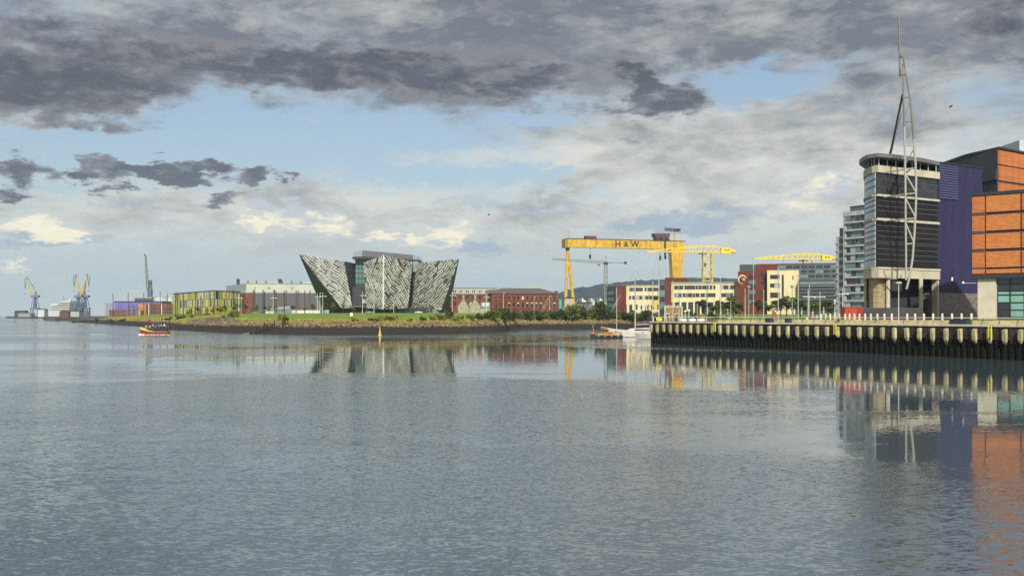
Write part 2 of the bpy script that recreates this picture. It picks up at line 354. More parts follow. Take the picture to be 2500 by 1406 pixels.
# wooded hill behind the shipyard
mb = MB(); hv = []; NX, NY = 260, 26
HP = [(-1400, 640), (-600, 752), (1180, 750), (1280, 738), (1340, 722), (1400, 702), (1440, 699), (1480, 690), (1540, 684), (1600, 682), (1680, 680), (1760, 676), (1850, 681), (1950, 684), (2100, 692), (2400, 700), (3200, 730), (4200, 755)]
def hillpx(px):
    for (a, b), (c, d) in zip(HP[1:], HP[2:]):
        if a <= px <= c: return b + (d - b) * (px - a) / (c - a)
    return 760
for j in range(NY):
    for i in range(NX):
        px = 1060 + (3000 - 1060) * i / (NX - 1); Y = 3900 + 1100 * j / (NY - 1)
        t = j / (NY - 1); zt = (HY - hillpx(px)) / F * 4700
        z = zt * (1 - (1 - min(1, t / .75)) ** 1.8) if t < .75 else zt * (1 - .4 * (t - .75) / .25)
        X = gx(px, 4700); z += noise.noise(Vector((X * .008, Y * .008, 1))) * 9 + noise.noise(Vector((X * .03, Y * .03, 5))) * 6 + noise.noise(Vector((X * .075, Y * .05, 9))) * 5
        hv.append((X, Y, z + 3))
mb.add(hv, [(j * NX + i, j * NX + i + 1, (j + 1) * NX + i + 1, (j + 1) * NX + i) for j in range(NY - 1) for i in range(NX - 1)])
tag(mb.build('hill', mat('wooded_hill', (.022, .032, .040), .95, 0, .45, .02, spec=.1), origin=(gx(1700, 4700), 4500, 0), smooth=False), 'long wooded hill behind the shipyard', None, None, 'structure')
# ================================================================ ship-prow museum
MUS = thing('museum_building', 'silver museum with four jagged ship-prow wings round a glass core', 'museum', (gx(930, 690), 690, land(gx(930, 690), 690)))
ALU = mat('anodised_aluminium', (.62, .625, .60), .42, .12, .10, .25)
ALUD = mat('plain_grey_sheet', (.07, .075, .085), .65, 0.0, .15, .25)
BACK = mat('cladding_shadow_gap', (.045, .047, .046), .8, 0, .2)
def clip(poly, clipper):                     # convex 2-D clip (both counter-clockwise)
    out = poly
    for i in range(len(clipper)):
        a, b = clipper[i], clipper[(i + 1) % len(clipper)]; inp = out; out = []
        if not inp: return []
        side = lambda p: (b[0] - a[0]) * (p[1] - a[1]) - (b[1] - a[1]) * (p[0] - a[0])
        for k in range(len(inp)):
            p, q = inp[k - 1], inp[k]; sp, sq = side(p), side(q)
            if (sp < 0) != (sq < 0):
                t = sp / (sp - sq); out.append((p[0] + (q[0] - p[0]) * t, p[1] + (q[1] - p[1]) * t))
            if sq >= 0: out.append(q)
    return out
PANELS = []
def clad(TL, TR, BR, BL, ang, wave, seed, g0=.62, g1=.84):   # folded aluminium panels set over a dark face
    rnd = random.Random(seed); TL, TR, BR, BL = map(Vector, (TL, TR, BR, BL))
    N = ((TR - BL).cross(TL - BR)).normalized()
    if N.y > 0: N = -N
    X = (((TR - TL).normalized() + (BR - BL).normalized()) / 2); X = (X - N * X.dot(N)).normalized(); Yv = N.cross(X)
    if Yv.z < 0: Yv = -Yv
    O = (TL + TR + BR + BL) / 4
    P2 = [((p - O).dot(X), (p - O).dot(Yv)) for p in (BL, BR, TR, TL)]
    ca, sa = math.cos(R(ang)), math.sin(R(ang))
    W_, L_ = 1.6, 5.0
    rows = range(-46, 47); cols = range(-18, 19)
    for r in rows:
        off = rnd.random() * L_
        for c in cols:
            if rnd.random() < .02: continue
            a0 = c * L_ + off + rnd.uniform(-.4, .4); a1 = a0 + L_ * rnd.uniform(.86, 1.02); hs = rnd.uniform(.7, 1.25); tl = rnd.uniform(-.18, .18)
            b1 = r * W_ + rnd.uniform(-.16, .16); b0 = b1 - W_ * rnd.uniform(g0, g1); bm = b0 + (b1 - b0) * .30
            sk = rnd.uniform(-.05, .3)
            def uv(a, b):
                bb = b + wave * math.sin(a * .33 + r * .12) * .9 + wave * .5 * math.sin(a * .71 + r * .5)
                return (a * ca - bb * sa, a * sa + bb * ca)
            faces = []
            for (bA, bB, hA, hB) in ((bm, b1, .85 * hs, .12), (b0, bm, .10, .85 * hs)):
                for (aA, aB) in ((a0, (a0 + a1) / 2), ((a0 + a1) / 2, a1)):
                    q = [uv(aA + sk * (bA - b0), bA), uv(aB + sk * (bA - b0), bA), uv(aB + sk * (bB - b0), bB), uv(aA + sk * (bB - b0), bB)]
                    hh = [hA + tl * .3, hA - tl * .3, hB - tl * .3 * (hB > .2), hB + tl * .3 * (hB > .2)]
                    ar = sum(q[i - 1][0] * q[i][1] - q[i][0] * q[i - 1][1] for i in range(4))
                    if ar < 0: q.reverse(); hh.reverse()
                    pl = clip(q, P2)
                    if len(pl) < 3: continue
                    # heights by inverse-distance from the quad's corners (exact at unclipped corners)
                    vs = []
                    for p in pl:
                        ws = [1 / (1e-6 + (p[0] - k[0]) ** 2 + (p[1] - k[1]) ** 2) for k in q]
                        h = .06 + max(0, sum(w * z for w, z in zip(ws, hh)) / sum(ws)); vs.append(O + X * p[0] + Yv * p[1] + N * h)
                    faces.append(vs)
            if faces:
                m_ = MB(); A = 0
                for vs in faces:
                    m_.add(vs, [tuple(range(len(vs)))])
                    A += sum(((vs[i] - vs[0]).cross(vs[i + 1] - vs[0])).length / 2 for i in range(1, len(vs) - 1))
                PANELS.append((A, m_))
def poly(name, m, parent, V, faces):
    return MB().add(V, faces).build(name, m, parent)
def onplane(px, py, p, q, r):           # sight line through a point of the face, met with the plane of three others
    n = (q - p).cross(r - p); o = Vector((0, 0, H)); d = at(px, py, 1.0) - o; return o + d * (n.dot(p - o) / n.dot(d))
# left wing
T, A_, B_, C_, D_, E_, F_ = at(730, 621, 672), at(839, 637.5, 692), at(859, 752, 692), at(833, 752.5, 690), at(789, 757, 716), at(871, 644, 722), at(878, 752, 722)
C_ = onplane(833, 752.5, T, A_, B_)
poly('left_wing', [ALUD, BACK], MUS, [T, A_, B_, C_, D_, E_, F_], [(0, 3, 2, 1), (0, 4, 3), (1, 2, 6, 5), (0, 1, 5), (0, 5, 6, 4), (2, 3, 4, 6)])
clad(T, A_, B_, C_, -38, .55, 12)
# right wing
a, b, c, d, e, f = at(1018, 642, 704), at(1121, 632, 680), at(1079, 756, 696), at(1008, 753, 704), at(1030, 641, 740), at(1096, 757, 724)
h_ = at(1012, 753, 740); d = onplane(1008, 753, a, b, c)
poly('right_wing', [ALUD], MUS, [a, b, c, d, e, f, h_], [(0, 1, 2, 3), (1, 5, 2), (0, 3, 6, 4), (0, 4, 1), (1, 4, 6, 5), (2, 5, 6, 3)])
clad(a, b, c, d, 36, .5, 2)
# centre prow
a, b, c = at(889.6, 641, 690), at(936.7, 623.5, 675), at(1006, 640, 692); d, e, f = at(896, 752.5, 692), at(935.8, 755, 677), at(994, 752.5, 692)
p_, q_ = at(900, 640, 718), at(1006, 640, 718); r_, s_ = at(905, 752, 718), at(997, 752, 718)
d = onplane(896, 752.5, a, b, e); f = onplane(994, 752.5, b, c, e)
poly('centre_wing', [BACK], MUS, [a, b, c, d, e, f, p_, q_, r_, s_], [(0, 1, 4, 3), (1, 2, 5, 4), (0, 6, 7, 2, 1), (0, 3, 8, 6), (2, 7, 9, 5), (6, 8, 9, 7), (3, 4, 5, 9, 8)])
clad(a, b, e, d, 50, .45, 3, .56, .76); clad(b, c, f, e, -44, .55, 4, .56, .78)
MB().tube(b + Vector((0, -.3, .2)), e + Vector((0, -.3, 0)), .55, n=6).build('prow_edge', ALU, MUS)
PANELS.sort(key=lambda t: -t[0])
rest = MB()
for k, (A, m_) in enumerate(PANELS):
    if k < 300: m_.build('panel', ALU, MUS)
    else: rest.add(m_.v, m_.f)
tag(rest.build('cladding_panels', ALU, MUS), None, None, None, 'stuff')
# glass core and roof
gl, gr = gx(867, 712), gx(1019, 712)
z0, zl, zr = land(0, 700), gz(620, 712), gz(630, 712)
MB().prism([(gl, 712), (gr, 714), (gr, 760), (gl, 760)], z0, [zl - 3.5, zr - 2.5, zr - 2.5, zl - 3.5]).build('glass_core', mat('core_glass', (.03, .05, .05), .08, 0, .2, .2, spec=.8), MUS)
MB().prism([(gl - 1, 706), (gr + 1.2, 708), (gr + 1.2, 765), (gl - 1, 765)], [zl - 3.4, zr - 2.4, zr - 2.4, zl - 3.4], [zl - 2.2, zr - 1.2, zr - 1.2, zl - 2.2]).build('roof_edge', DARK, MUS)
MB().prism([(gx(886, 708), 706.5), (gx(1008, 708), 708), (gx(1008, 708), 760), (gx(886, 708), 760)], [zl - 2.1, zr - 1.1, zr - 1.1, zl - 2.1], [gz(611.5, 708), gz(622.5, 708), gz(622.5, 708), gz(611.5, 708)]).build('roof_plant_screen', mat('plant_screen', (.10, .10, .115), .5, .5, .1), MUS)
RG = mat('roof_glass', (.22, .28, .31), .08, 0, .05, spec=.9)
MB().prism([(gl - .5, 706.5), (gx(886, 708) - .1, 706.5), (gx(886, 708) - .1, 740), (gl - .5, 740)], zl - 2.1, [gz(616, 708), gz(612, 708), gz(612, 708), gz(616, 708)]).build('roof_light', RG, MUS)
MB().prism([(gx(1008, 708) + .1, 708), (gr + .8, 708), (gr + .8, 740), (gx(1008, 708) + .1, 740)], zr - 9, [gz(623, 708), gz(625, 708), gz(625, 708), gz(623, 708)]).build('roof_light', RG, MUS)
fc = Fac((gl, 712), (gr, 714))
GG = mat('green_curtain_glass', (.10, .21, .17), .1, 0, .3, .12, spec=.8)
zz = [gz(v, 712) for v in (693, 680, 667, 655, 642, 631, 622.5)]
for z1, z2 in zip(zz, zz[1:]):
    for k in range(3): fc.window(MUS, .3 + k * 2.05, z1 + .1, 2.0, z2 - z1 - .15, DARK, GG if z1 > zz[3] or z1 < zz[2] else GLASSB, fw=.18, name='curtain_window')
for k in range(6): fc.window(MUS, 6.6 + k * 2.4, zz[4] + .2, 2.3, zz[6] - zz[4] - 1.2, DARK, GG if k % 2 else GLASS, fw=.18, name='curtain_window')
# recessed ground floor
MB().prism([(gx(800, 700), 705), (gx(833, 700), 697), (gx(896, 700), 697), (gx(935, 690), 686), (gx(994, 700), 697), (gx(1085, 700), 700), (gx(1096, 715), 740), (gx(800, 715), 740)], z0 - 1, gz(751, 698)).build('ground_floor', mat('shop_front_dark', (.03, .035, .035), .3, 0, .2, .3), MUS)
fg = Fac((gx(945, 688), 687.5), (gx(992, 696.5), 696.5))
for k in range(8): fg.window(MUS, .4 + k * 1.85, z0 + .2, 1.6, 2.6, STEEL, GLASSB if k % 3 else GLASS, name='shop_window', d=.3)
fg = Fac((gx(1010, 699), 698), (gx(1082, 700), 700))
for k in range(9): fg.window(MUS, .4 + k * 2.0, z0 + .2, 1.7, 2.4, STEEL, GLASSB if k % 4 else GLASS, name='shop_window', d=.2)
fd = Fac((gx(858, 690), 694), (gx(896, 690), 694))
fd.part('entrance_block', DARK, MUS, 0, fd.L, z0 - 1, gz(700, 690), -14, 0)
fd.part('entrance_canopy', STEEL, MUS, -1, fd.L - 1, gz(749, 690), gz(748, 690), 0, 5)
for k in range(3): fd.part('banner', WHITE, MUS, fd.L * (.68 + .11 * k), fd.L * (.72 + .11 * k), gz(740, 690), gz(730 + k * 1.2, 690), .03, .1)

# ================================================================ generic block building
def block(name, label, cat, pxA, YA, pxB, YB, top, depth, m, base=None, topB=None, group=None, z0=None):
    A = (gx(pxA, YA), YA); B = (gx(pxB, YB), YB); f = Fac(A, B)
    if z0 is None: z0 = min(land(*A), land(*B)) if base is None else base
    t = thing(name, label, cat, ((A[0] + B[0]) / 2, (A[1] + B[1]) / 2, z0), group)
    f.z0, f.z1 = z0, gz(top, YA)
    f.part('wall', m, t, 0, f.L, z0 - 1, f.z1, -depth, 0)
    return t, f
# ---- red brick drawing office, front
t, f = block('brick_office', 'long red brick office with slate hipped roof and three rows of windows', 'office', 1200, 618, 1362, 622, 716.5, 22, BRICK)
L, z0, z1 = f.L, f.z0, f.z1
rz = gz(703.5, 630)
MB().add([f.pt(-.7, z1, .7), f.pt(L + .7, z1, .7), f.pt(L + .7, z1, -22.7), f.pt(-.7, z1, -22.7), f.pt(7, rz, -11), f.pt(L - 9, rz, -11)], [(0, 1, 5, 4), (1, 2, 5), (2, 3, 4, 5), (3, 0, 4), (3, 2, 1, 0)]).build('roof', SLATE, t)
CORN = mat('brick_cornice', (.16, .05, .03), .8, 0, .2)
for zc in (z1 - .5, z0 + 7.6, z0 + 3.2): f.part('cornice', CORN if zc > z0 + 9 else BRICK, t, -.2, L + .2, zc, zc + .4, 0, .35)
WF = mat('window_surround', (.20, .07, .04), .7, 0, .15)
BL = mat('pale_blind', (.5, .5, .46), .6, 0, .2, .3)
rw = random.Random(3)
for i in range(14):
    u = 1.6 + i * (L - 3.6) / 13.2
    if i in (0, 1, 2):
        for j in range(2):
            f.window(t, u + j * 1.0, z0 + 8.2, .75, 2.2, WF, GLASS, .08); f.window(t, u + j * 1.0, z0 + 4.0, .75, 2.9, WF, GLASS, .08)
    else:
        f.window(t, u, z0 + 8.2, 1.25, 1.9, WF, BL if rw.random() < .22 else GLASS, .1); f.window(t, u, z0 + 4.0, 1.25, 2.7, WF, GLASS, .1)
        if rw.random() < .6: f.part('blind', BL, t, u + .12, u + 1.13, z0 + 6.0, z0 + 6.55, .03, .06)
    f.window(t, u, z0 + .6, 1.3, 1.9, WF, GLASS, .1)
for u in (L * .36, L * .62, L * .72): f.part('downpipe', DARK, t, u, u + .25, z0, z1 - .4, 0, .2)
MB().box(*(lambda p: (p.x - 1.6, p.x + .4, p.y, p.y + 3))(f.pt(L, 0, -2)), z1 - .5, z1 + 1.6).build('chimney', CORN, t)
# ---- long brick wing behind, with grey attic storey
t, f = block('brick_wing', 'long red brick wing with grey metal attic storey behind the stone gables', 'office', 1086, 738, 1228, 744, 717, 18, BRICK)
L, z0, z1 = f.L, f.z0, f.z1
f.part('attic', GREYCL, t, 0, L, z1, gz(703, 738), -18, -.4); f.part('roof', STEEL, t, -.4, L + .3, gz(703, 738) + .002, gz(702, 738), -18.4, .2)
for i in range(9):
    for j in (0, 1.25):
        u = 1.0 + i * (L - 2) / 8.6 + j
        f.window(t, u, z1 + .7, 1.0, 1.8, WHITE, GLASS, .08, d=-.4); f.window(t, u, z1 - 3.4, 1.0, 2.3, WF, GLASS, .08); f.window(t, u, z1 - 7.8, 1.0, 2.6, WF, GLASS, .08)
t2, f2 = block('metal_roofed_hall', 'low curved grey metal roof showing above the brick office', 'hall', 1222, 690, 1330, 700, 706, 30, GREYCL)
ra = []
for k in range(9):
    s = k / 8; ra.append((s, gz(706 - 10 * math.sin(s * 1.9) * (1 if s < .85 else .85), 690)))
m_ = MB()
for (s, za), (s2, zb) in zip(ra, ra[1:]): m_.hexa([f2.pt(s * f2.L, f2.z1, .5), f2.pt(s2 * f2.L, f2.z1, .5), f2.pt(s2 * f2.L, f2.z1, -30), f2.pt(s * f2.L, f2.z1, -30), f2.pt(s * f2.L, za, .5), f2.pt(s2 * f2.L, zb, .5), f2.pt(s2 * f2.L, zb, -30), f2.pt(s * f2.L, za, -30)])
m_.build('roof', GREYCL, t2)
# ---- stone gabled cottages
CST = mat('grey_stone', (.30, .28, .19), .9, 0, .25, .6, .03); RL = mat('lead_grey_roof', (.20, .20, .22), .5, .1, .2, .5)
for k, (px, lab) in enumerate(((1131, 'stone gabled house with chimney and rooflight beside the museum'), (1160, 'stone gabled house with chimney and rooflights left of the brick office'))):
    Y = 600; A = (gx(px - 13, Y), Y); B = (gx(px + 13, Y), Y); f = Fac(A, B); zg = land(*A); t = thing('gabled_house', lab, 'house', (gx(px, Y), Y, zg), 'stone gabled houses')
    ze, zr = gz(748, Y), gz(730, Y); L = f.L
    MB().add([f.pt(0, zg - 1, 0), f.pt(L, zg - 1, 0), f.pt(L, ze, 0), f.pt(L / 2, zr, 0), f.pt(0, ze, 0), f.pt(0, zg - 1, -9), f.pt(L, zg - 1, -9), f.pt(L, ze, -9), f.pt(L / 2, zr, -9), f.pt(0, ze, -9)],
             [(0, 1, 2, 3, 4), (9, 8, 7, 6, 5), (1, 6, 7, 2), (5, 0, 4, 9), (0, 5, 6, 1), (2, 7, 8, 3), (4, 3, 8, 9)]).build('wall', CST, t)
    for s in (0, 1):
        a, b = (f.pt(-.35 if s == 0 else L + .35, ze - .35, .3), f.pt(L / 2, zr + .25, .3)); a2, b2 = (f.pt(-.35 if s == 0 else L + .35, ze - .35, -9.3), f.pt(L / 2, zr + .25, -9.3))
        MB().add([a, b, b2, a2, a + Vector((0, 0, .25)), b + Vector((0, 0, .25)), b2 + Vector((0, 0, .25)), a2 + Vector((0, 0, .25))], [(0, 1, 2, 3), (7, 6, 5, 4), (0, 4, 5, 1), (1, 5, 6, 2), (2, 6, 7, 3), (3, 7, 4, 0)]).build('roof', RL, t)
    ch = f.pt(L * .5, zr, -1.2); MB().box(ch.x - .55, ch.x + .55, ch.y - .5, ch.y + .6, zr - .6, zr + 2.2).box(ch.x - .7, ch.x + .7, ch.y - .65, ch.y + .75, zr + 2.2, zr + 2.5).build('chimney', CST, t)
    for u in (.25, .44, .63): f.window(t, L * u, zg + 1.8, .6, 1.7, WHITE, GLASS, .08)
    f.window(t, L * .44, zg + 4.2, .6, 1.2, WHITE, GLASS, .08)
    wb = Fac(f.pt(L + .02, 0, -1)[:2], f.pt(L + 5.0, 0, -1)[:2]); wb.part('side_range', CST, t, 0, 5.0, zg - 1, ze - .8, -7, 0)
    MB().add([wb.pt(0, ze - .8, .3), wb.pt(5.2, ze - .8, .3), wb.pt(5.2, ze + 2.4, -4), wb.pt(0, ze + 2.4, -4), wb.pt(0, ze - .8, -7.3), wb.pt(5.2, ze - .8, -7.3)], [(0, 1, 2, 3), (3, 2, 5, 4), (0, 3, 4), (1, 5, 2), (0, 4, 5, 1)]).build('side_roof', RL, t)
    for j in range(2):
        s = MB(); a = wb.pt(.8 + j * 2.1, ze + .1, -.75); b = wb.pt(2.4 + j * 2.1, ze + .1, -.75); c = wb.pt(2.4 + j * 2.1, ze + 1.8, -3.05); d = wb.pt(.8 + j * 2.1, ze + 1.8, -3.05); off = Vector((0, -.06, .18))
        s.add([a, b, c, d, a + off, b + off, c + off, d + off], [(4, 5, 6, 7), (0, 1, 5, 4), (1, 2, 6, 5), (2, 3, 7, 6), (3, 0, 4, 7)]).build('rooflight', mat('rooflight_glass', (.45, .5, .52), .1, 0, .05, spec=.8), t)
# ---- green-striped studio building: staggered vertical panels
Yc = 700
SB_A, SB_C, SB_B = (gx(424, 800), 800), (gx(523, Yc), Yc), (gx(586, 735), 735)
zb = land(*SB_C); t = thing('striped_building', 'low building clad in yellow, grey and black vertical strips', 'building', (SB_C[0], SB_C[1], zb))
zt = gz(710.5, Yc)
MB().prism([SB_A, SB_C, SB_B, (SB_B[0] - 20, 800), (SB_A[0], 850)], zb - 1, zt).build('wall', DARK, t)
MB().prism([(SB_A[0] - .4, SB_A[1] - .5), (SB_C[0], SB_C[1] - .6), (SB_B[0] + .5, SB_B[1] - .3), (SB_B[0] - 20, 800.5), (SB_A[0], 850.5)], zt, zt + .5).build('roof', DARK, t)
PM = [mat('strip_lime', (.55, .52, .05), .5, 0, .1), mat('strip_pale_grey', (.42, .46, .42), .5, 0, .1), mat('strip_black', (.03, .03, .03), .5, 0, .1), mat('strip_white', (.62, .62, .52), .5, 0, .1), mat('strip_ochre', (.5, .36, .05), .5, 0, .1), mat('strip_olive', (.26, .27, .08), .5, 0, .1)]
rp = random.Random(5)
for f, wts in ((Fac(SB_A, SB_C), (3, 2, 2.6, 1.5, 1, 3)), (Fac(SB_C, SB_B), (4, 3, 2.4, 2, 1, .6))):
    hs = (zt - zb) / 3
    for r in range(3):
        u = .15
        while u < f.L - .6:
            w = min(rp.choice((1.1, 1.5, 1.9, 2.4)), f.L - .15 - u); q = rp.choices(range(6), wts)[0]
            if r == 2 and rp.random() < .3: q = 0
            f.part('strip_panel', PM[q], t, u, u + w - .12, zb + (2 - r) * hs + .1, zb + (3 - r) * hs - .1, .02, .16 + .1 * rp.random()); u += w
# ---- huge grey paint hall
t, f = block('paint_hall', 'huge pale grey hall with dark cladding and two black flues', 'hall', 601, 940, 792, 955, 692.5, 120, mat('hall_cladding', (.40, .42, .38), .6, .1, .08, .1, stretch=(1, 1, .15)), base=6)
L, z0, z1 = f.L, f.z0, f.z1
zm = gz(715, 940); HD = mat('slate_blue_cladding', (.085, .088, .11), .6, .1, .1, .15, stretch=(1, 1, .1))
f.part('dark_cladding', HD, t, 6, L + .3, z0, zm, 0, .8); f.part('brick_pier', BRICK, t, -.3, 5.9, z0, zm - .3, 0, .7)
f.part('eaves_band', GREYCL, t, -.2, L + .2, zm + .002, zm + 1.2, 0, 1.0); f.part('parapet', STEEL, t, -.3, L + .3, z1, z1 + .6, -1, .4)
for u in (.0, .12, .285, .45, .62, .79): f.part('cladding_post', RUST if u > .2 else DARK, t, 6.5 + u * (L - 7), 7.3 + u * (L - 7), z0, zm + 2.4, .8, 1.4)
for u, w in ((5, 22), (L - 20, 20)): f.part('roof_unit', GREYCL, t, u, u + w, z1 + .6, z1 + 2.2, -20, -8)
for u in (1, 8, 16, L - 36, L - 28, L - 20): f.part('roof_vent', DARK, t, u, u + 1, z1 + .6, z1 + 2.6, -6, -4)
for u in (7, 18, 19.3, 38): f.part('wall_vent', DARK, t, u, u + .9, z1 - 4.2, z1 - 3.3, 0, .2)
for px, w in ((581, 6), (683, 8)):
    p = at(px, 690, 990); MB().box(p.x - w * .18, p.x + w * .18, 989, 992, z1 - 3, gz(681, 990)).build('flue', DARK, t)
# its end wing on the left
g_ = Fac((gx(552, 1010), 1010), (gx(601, 940), 940)); g_.part('end_wall', mat('shaded_end_cladding', (.33, .36, .40), .6, .1, .08, .1, stretch=(1, 1, .15)), t, 0, g_.L - .5, z0, gz(697, 1000), -60, 0)  # hall cladding again in bluer grey, the unlit side put into its colour
g_.part('end_brick', BRICK, t, 20, g_.L - .6, z0, zm - .3, 0, .7); g_.part('end_band', GREYCL, t, 0, g_.L - .6, zm + .002, zm + 1.2, 0, .9)
# low white pavilion in front of the hall
t, f = block('pavilion', 'low white glazed pavilion with upturned roof before the paint hall', 'pavilion', 648, 690, 728, 690, 757, 10, mat('pavilion_wall', (.45, .46, .42), .6, 0, .1))
MB().add([f.pt(-1, f.z1, 1), f.pt(f.L * .8, f.z1 + .4, 1), f.pt(f.L * .83, f.z1 + 2.6, 1), f.pt(f.L * .25, f.z1 + 1.8, 1), f.pt(-1, f.z1, -10), f.pt(f.L * .8, f.z1 + .4, -10), f.pt(f.L * .83, f.z1 + 2.6, -10), f.pt(f.L * .25, f.z1 + 1.8, -10)], [(0, 1, 2, 3), (7, 6, 5, 4), (3, 2, 6, 7), (0, 3, 7, 4), (1, 5, 6, 2), (0, 4, 5, 1)]).build('roof', STEEL, t)
for k in range(6): f.window(t, f.L * .3 + k * 1.7, f.z0 + .1, 1.6, 1.6, STEEL, GLASSB, .1)
t, f = block('white_wall', 'long low white boundary wall right of the pavilion', 'wall', 724, 688, 780, 688, 757.5, .5, mat('white_wall', (.55, .54, .48), .8, 0, .1))
f.part('coping', CONC, t, -.1, f.L + .1, f.z1, f.z1 + .12, -.6, .1)

# ================================================================ left: harbour sheds, tanks, scaffolds
PUR = mat('violet_sheeting', (.13, .11, .36), .6, 0, .12, .1); BRN = mat('brown_corrugated', (.13, .06, .05), .7, 0, .2, .3, stretch=(2, 1, .3))
t, f = block('violet_shed', 'long shed with violet sheeting over a brown base', 'shed', 279, 1080, 396, 1080, 737, 30, PUR, base=6)
f.part('base_wall', BRN, t, -5, f.L * .45, f.z0, f.z0 + 6, 0, .6); f.part('roof', DARK, t, -.5, f.L + .5, f.z1, f.z1 + .7, -30.5, .5)
t, f = block('container_wall', 'brown corrugated wall of stacked containers beside the striped building', 'containers', 362, 1040, 425, 1040, 741, 8, BRN, base=6)
for k in range(3):
    for j in range(3): f.part('container', BRN, t, .2 + j * f.L / 3, (j + 1) * f.L / 3 - .2, f.z0 + k * 3.4, f.z0 + k * 3.4 + 3.1, .02, .5)
for u in (.0, .5): f.part('white_stencil', WHITE, t, f.L * u + .3, f.L * u + .8, f.z0 + 1, f.z1 - .5, .5, .56)
t, f = block('grey_shed', 'grey blue flat roofed shed behind the violet shed', 'shed', 327, 1250, 372, 1250, 725, 30, mat('grey_blue_shed', (.22, .26, .30), .6, 0, .1), base=6)
for zc in (gz(729, 1249), gz(733, 1249)): f.part('window_band', GLASS, t, 1, f.L - 1, zc - 1.4, zc, 0, .2)
for px, w, lab in ((392, 34, 'wide pale grey storage tank behind the containers'), (416, 16, 'pale grey storage tank edge behind the striped building')):
    c = at(px, 725, 1260); t = thing('storage_tank', lab, 'tank', (c.x, c.y, 6)); r = w / 2 / F * 1260 * 1.05
    MB().lathe((c.x, c.y, 0), [(r, 5), (r, gz(724.5, 1260)), (r * .2, gz(723.5, 1260))], 24).build('shell', mat('tank_grey', (.45, .50, .52), .5, .1, .08), t)
    MB().lathe((c.x, c.y, 0), [(r * 1.01, gz(726, 1260)), (r * 1.01, gz(725, 1260))], 24).build('rim', STEEL, t)
def scaffold(px0, px1, pyt, Y, label, m):
    t = thing('scaffold', label, 'scaffold', (gx((px0 + px1) / 2, Y), Y, 6)); x0, x1, zt = gx(px0, Y), gx(px1, Y), gz(pyt, Y); nz = max(3, int((zt - 6) / 3.2))
    for xx in (x0, (x0 + x1) / 2, x1):
        for yy in (Y, Y + 4): MB().bar((xx, yy, 5), (xx, yy, zt + 1), .45).build('upright', m, t)
    for k in range(nz): MB().box(x0 - .4, x1 + .4, Y - .3, Y + 4.3, 6 + (zt - 6) * (k + 1) / nz, 6.4 + (zt - 6) * (k + 1) / nz).build('deck', m, t)
    MB().bar((x0, Y, 6), (x1, Y, zt), .35).build('brace', m, t)
scaffold(258, 273, 742, 1090, 'dark scaffold tower at the left end of the violet shed', STEEL)
scaffold(312, 333, 746, 1050, 'blue scaffold stack in front of the violet shed', mat('blue_scaffold', (.16, .17, .34), .6, 0, .2))
t, f = block('orange_shed', 'small weathered orange shed between scaffold and containers', 'shed', 337, 1045, 357, 1045, 743, 8, mat('weathered_orange', (.40, .20, .07), .8, 0, .3, .2), base=6)
f.part('door', DARK, t, 2.5, 5, f.z0, f.z0 + 5, 0, .1)
# low sheds and white warehouse on the far dock
for a in ((35, 60, 760, 2450, 'long dark brick shed on the far dock', mat('dark_shed', (.06, .035, .03), .8, 0, .2)), (44, 76, 766, 2440, 'low grey roofed shed beside the leftmost dock crane', STEEL), (92, 108, 756, 2380, 'white warehouse box right of the leftmost dock crane', mat('offwhite_shed', (.5, .52, .5), .7, 0, .1)),
          (145, 168, 760.5, 1900, 'rust and grey shed below the cruise ship stern', RUST), (172, 193, 760, 1850, 'pale grey shed at the foot of the paired dock cranes', mat('pale_shed', (.32, .35, .35), .7, 0, .1))):
    t, f = block('dock_shed', a[4], 'shed', a[0], a[3], a[1], a[3], a[2], 20, a[5], z0=4.3)
    MB().add([f.pt(-.5, f.z1, .5), f.pt(f.L + .5, f.z1, .5), f.pt(f.L + .5, f.z1, -20.5), f.pt(-.5, f.z1, -20.5), f.pt(-.5, f.z1 + 2, -10), f.pt(f.L + .5, f.z1 + 2, -10)], [(0, 1, 5, 4), (2, 3, 4, 5), (0, 4, 3), (1, 2, 5), (3, 2, 1, 0)]).build('roof', a[5] if a[2] > 760.2 else DARK, t)
# tall slipway masts
SLIP = [(276, 716), (313, 714), (351, 714), (371, 712), (391, 711), (409, 716), (429, 717), (433, 713), (448, 717), (477, 711), (490, 722), (523, 710), (570, 708), (579, 711), (618, 707), (646, 711), (669, 706), (674, 710), (694, 710), (723, 708), (744, 709)]
for k, (px, py) in enumerate(SLIP):
    Y = (1000 if px < 420 else 660) + (30 if k % 2 else 0); x = gx(px, Y); zb = max(4, land(x, Y))
    t = thing('slipway_mast', '%s from the left of the tall rusty slipway masts' % ORD[k], 'mast', (x, Y, zb), 'tall rusty slipway masts')
    MB().tube((x, Y, zb - .5), (x, Y, gz(py, Y)), .34, .26, 6).build('pole', RUST if k % 3 else DARK, t)
    MB().box(x - .5, x + .5, Y - .2, Y + .2, gz(py, Y) - 2.2, gz(py, Y) - 1.8).build('bracket', DARK, t)
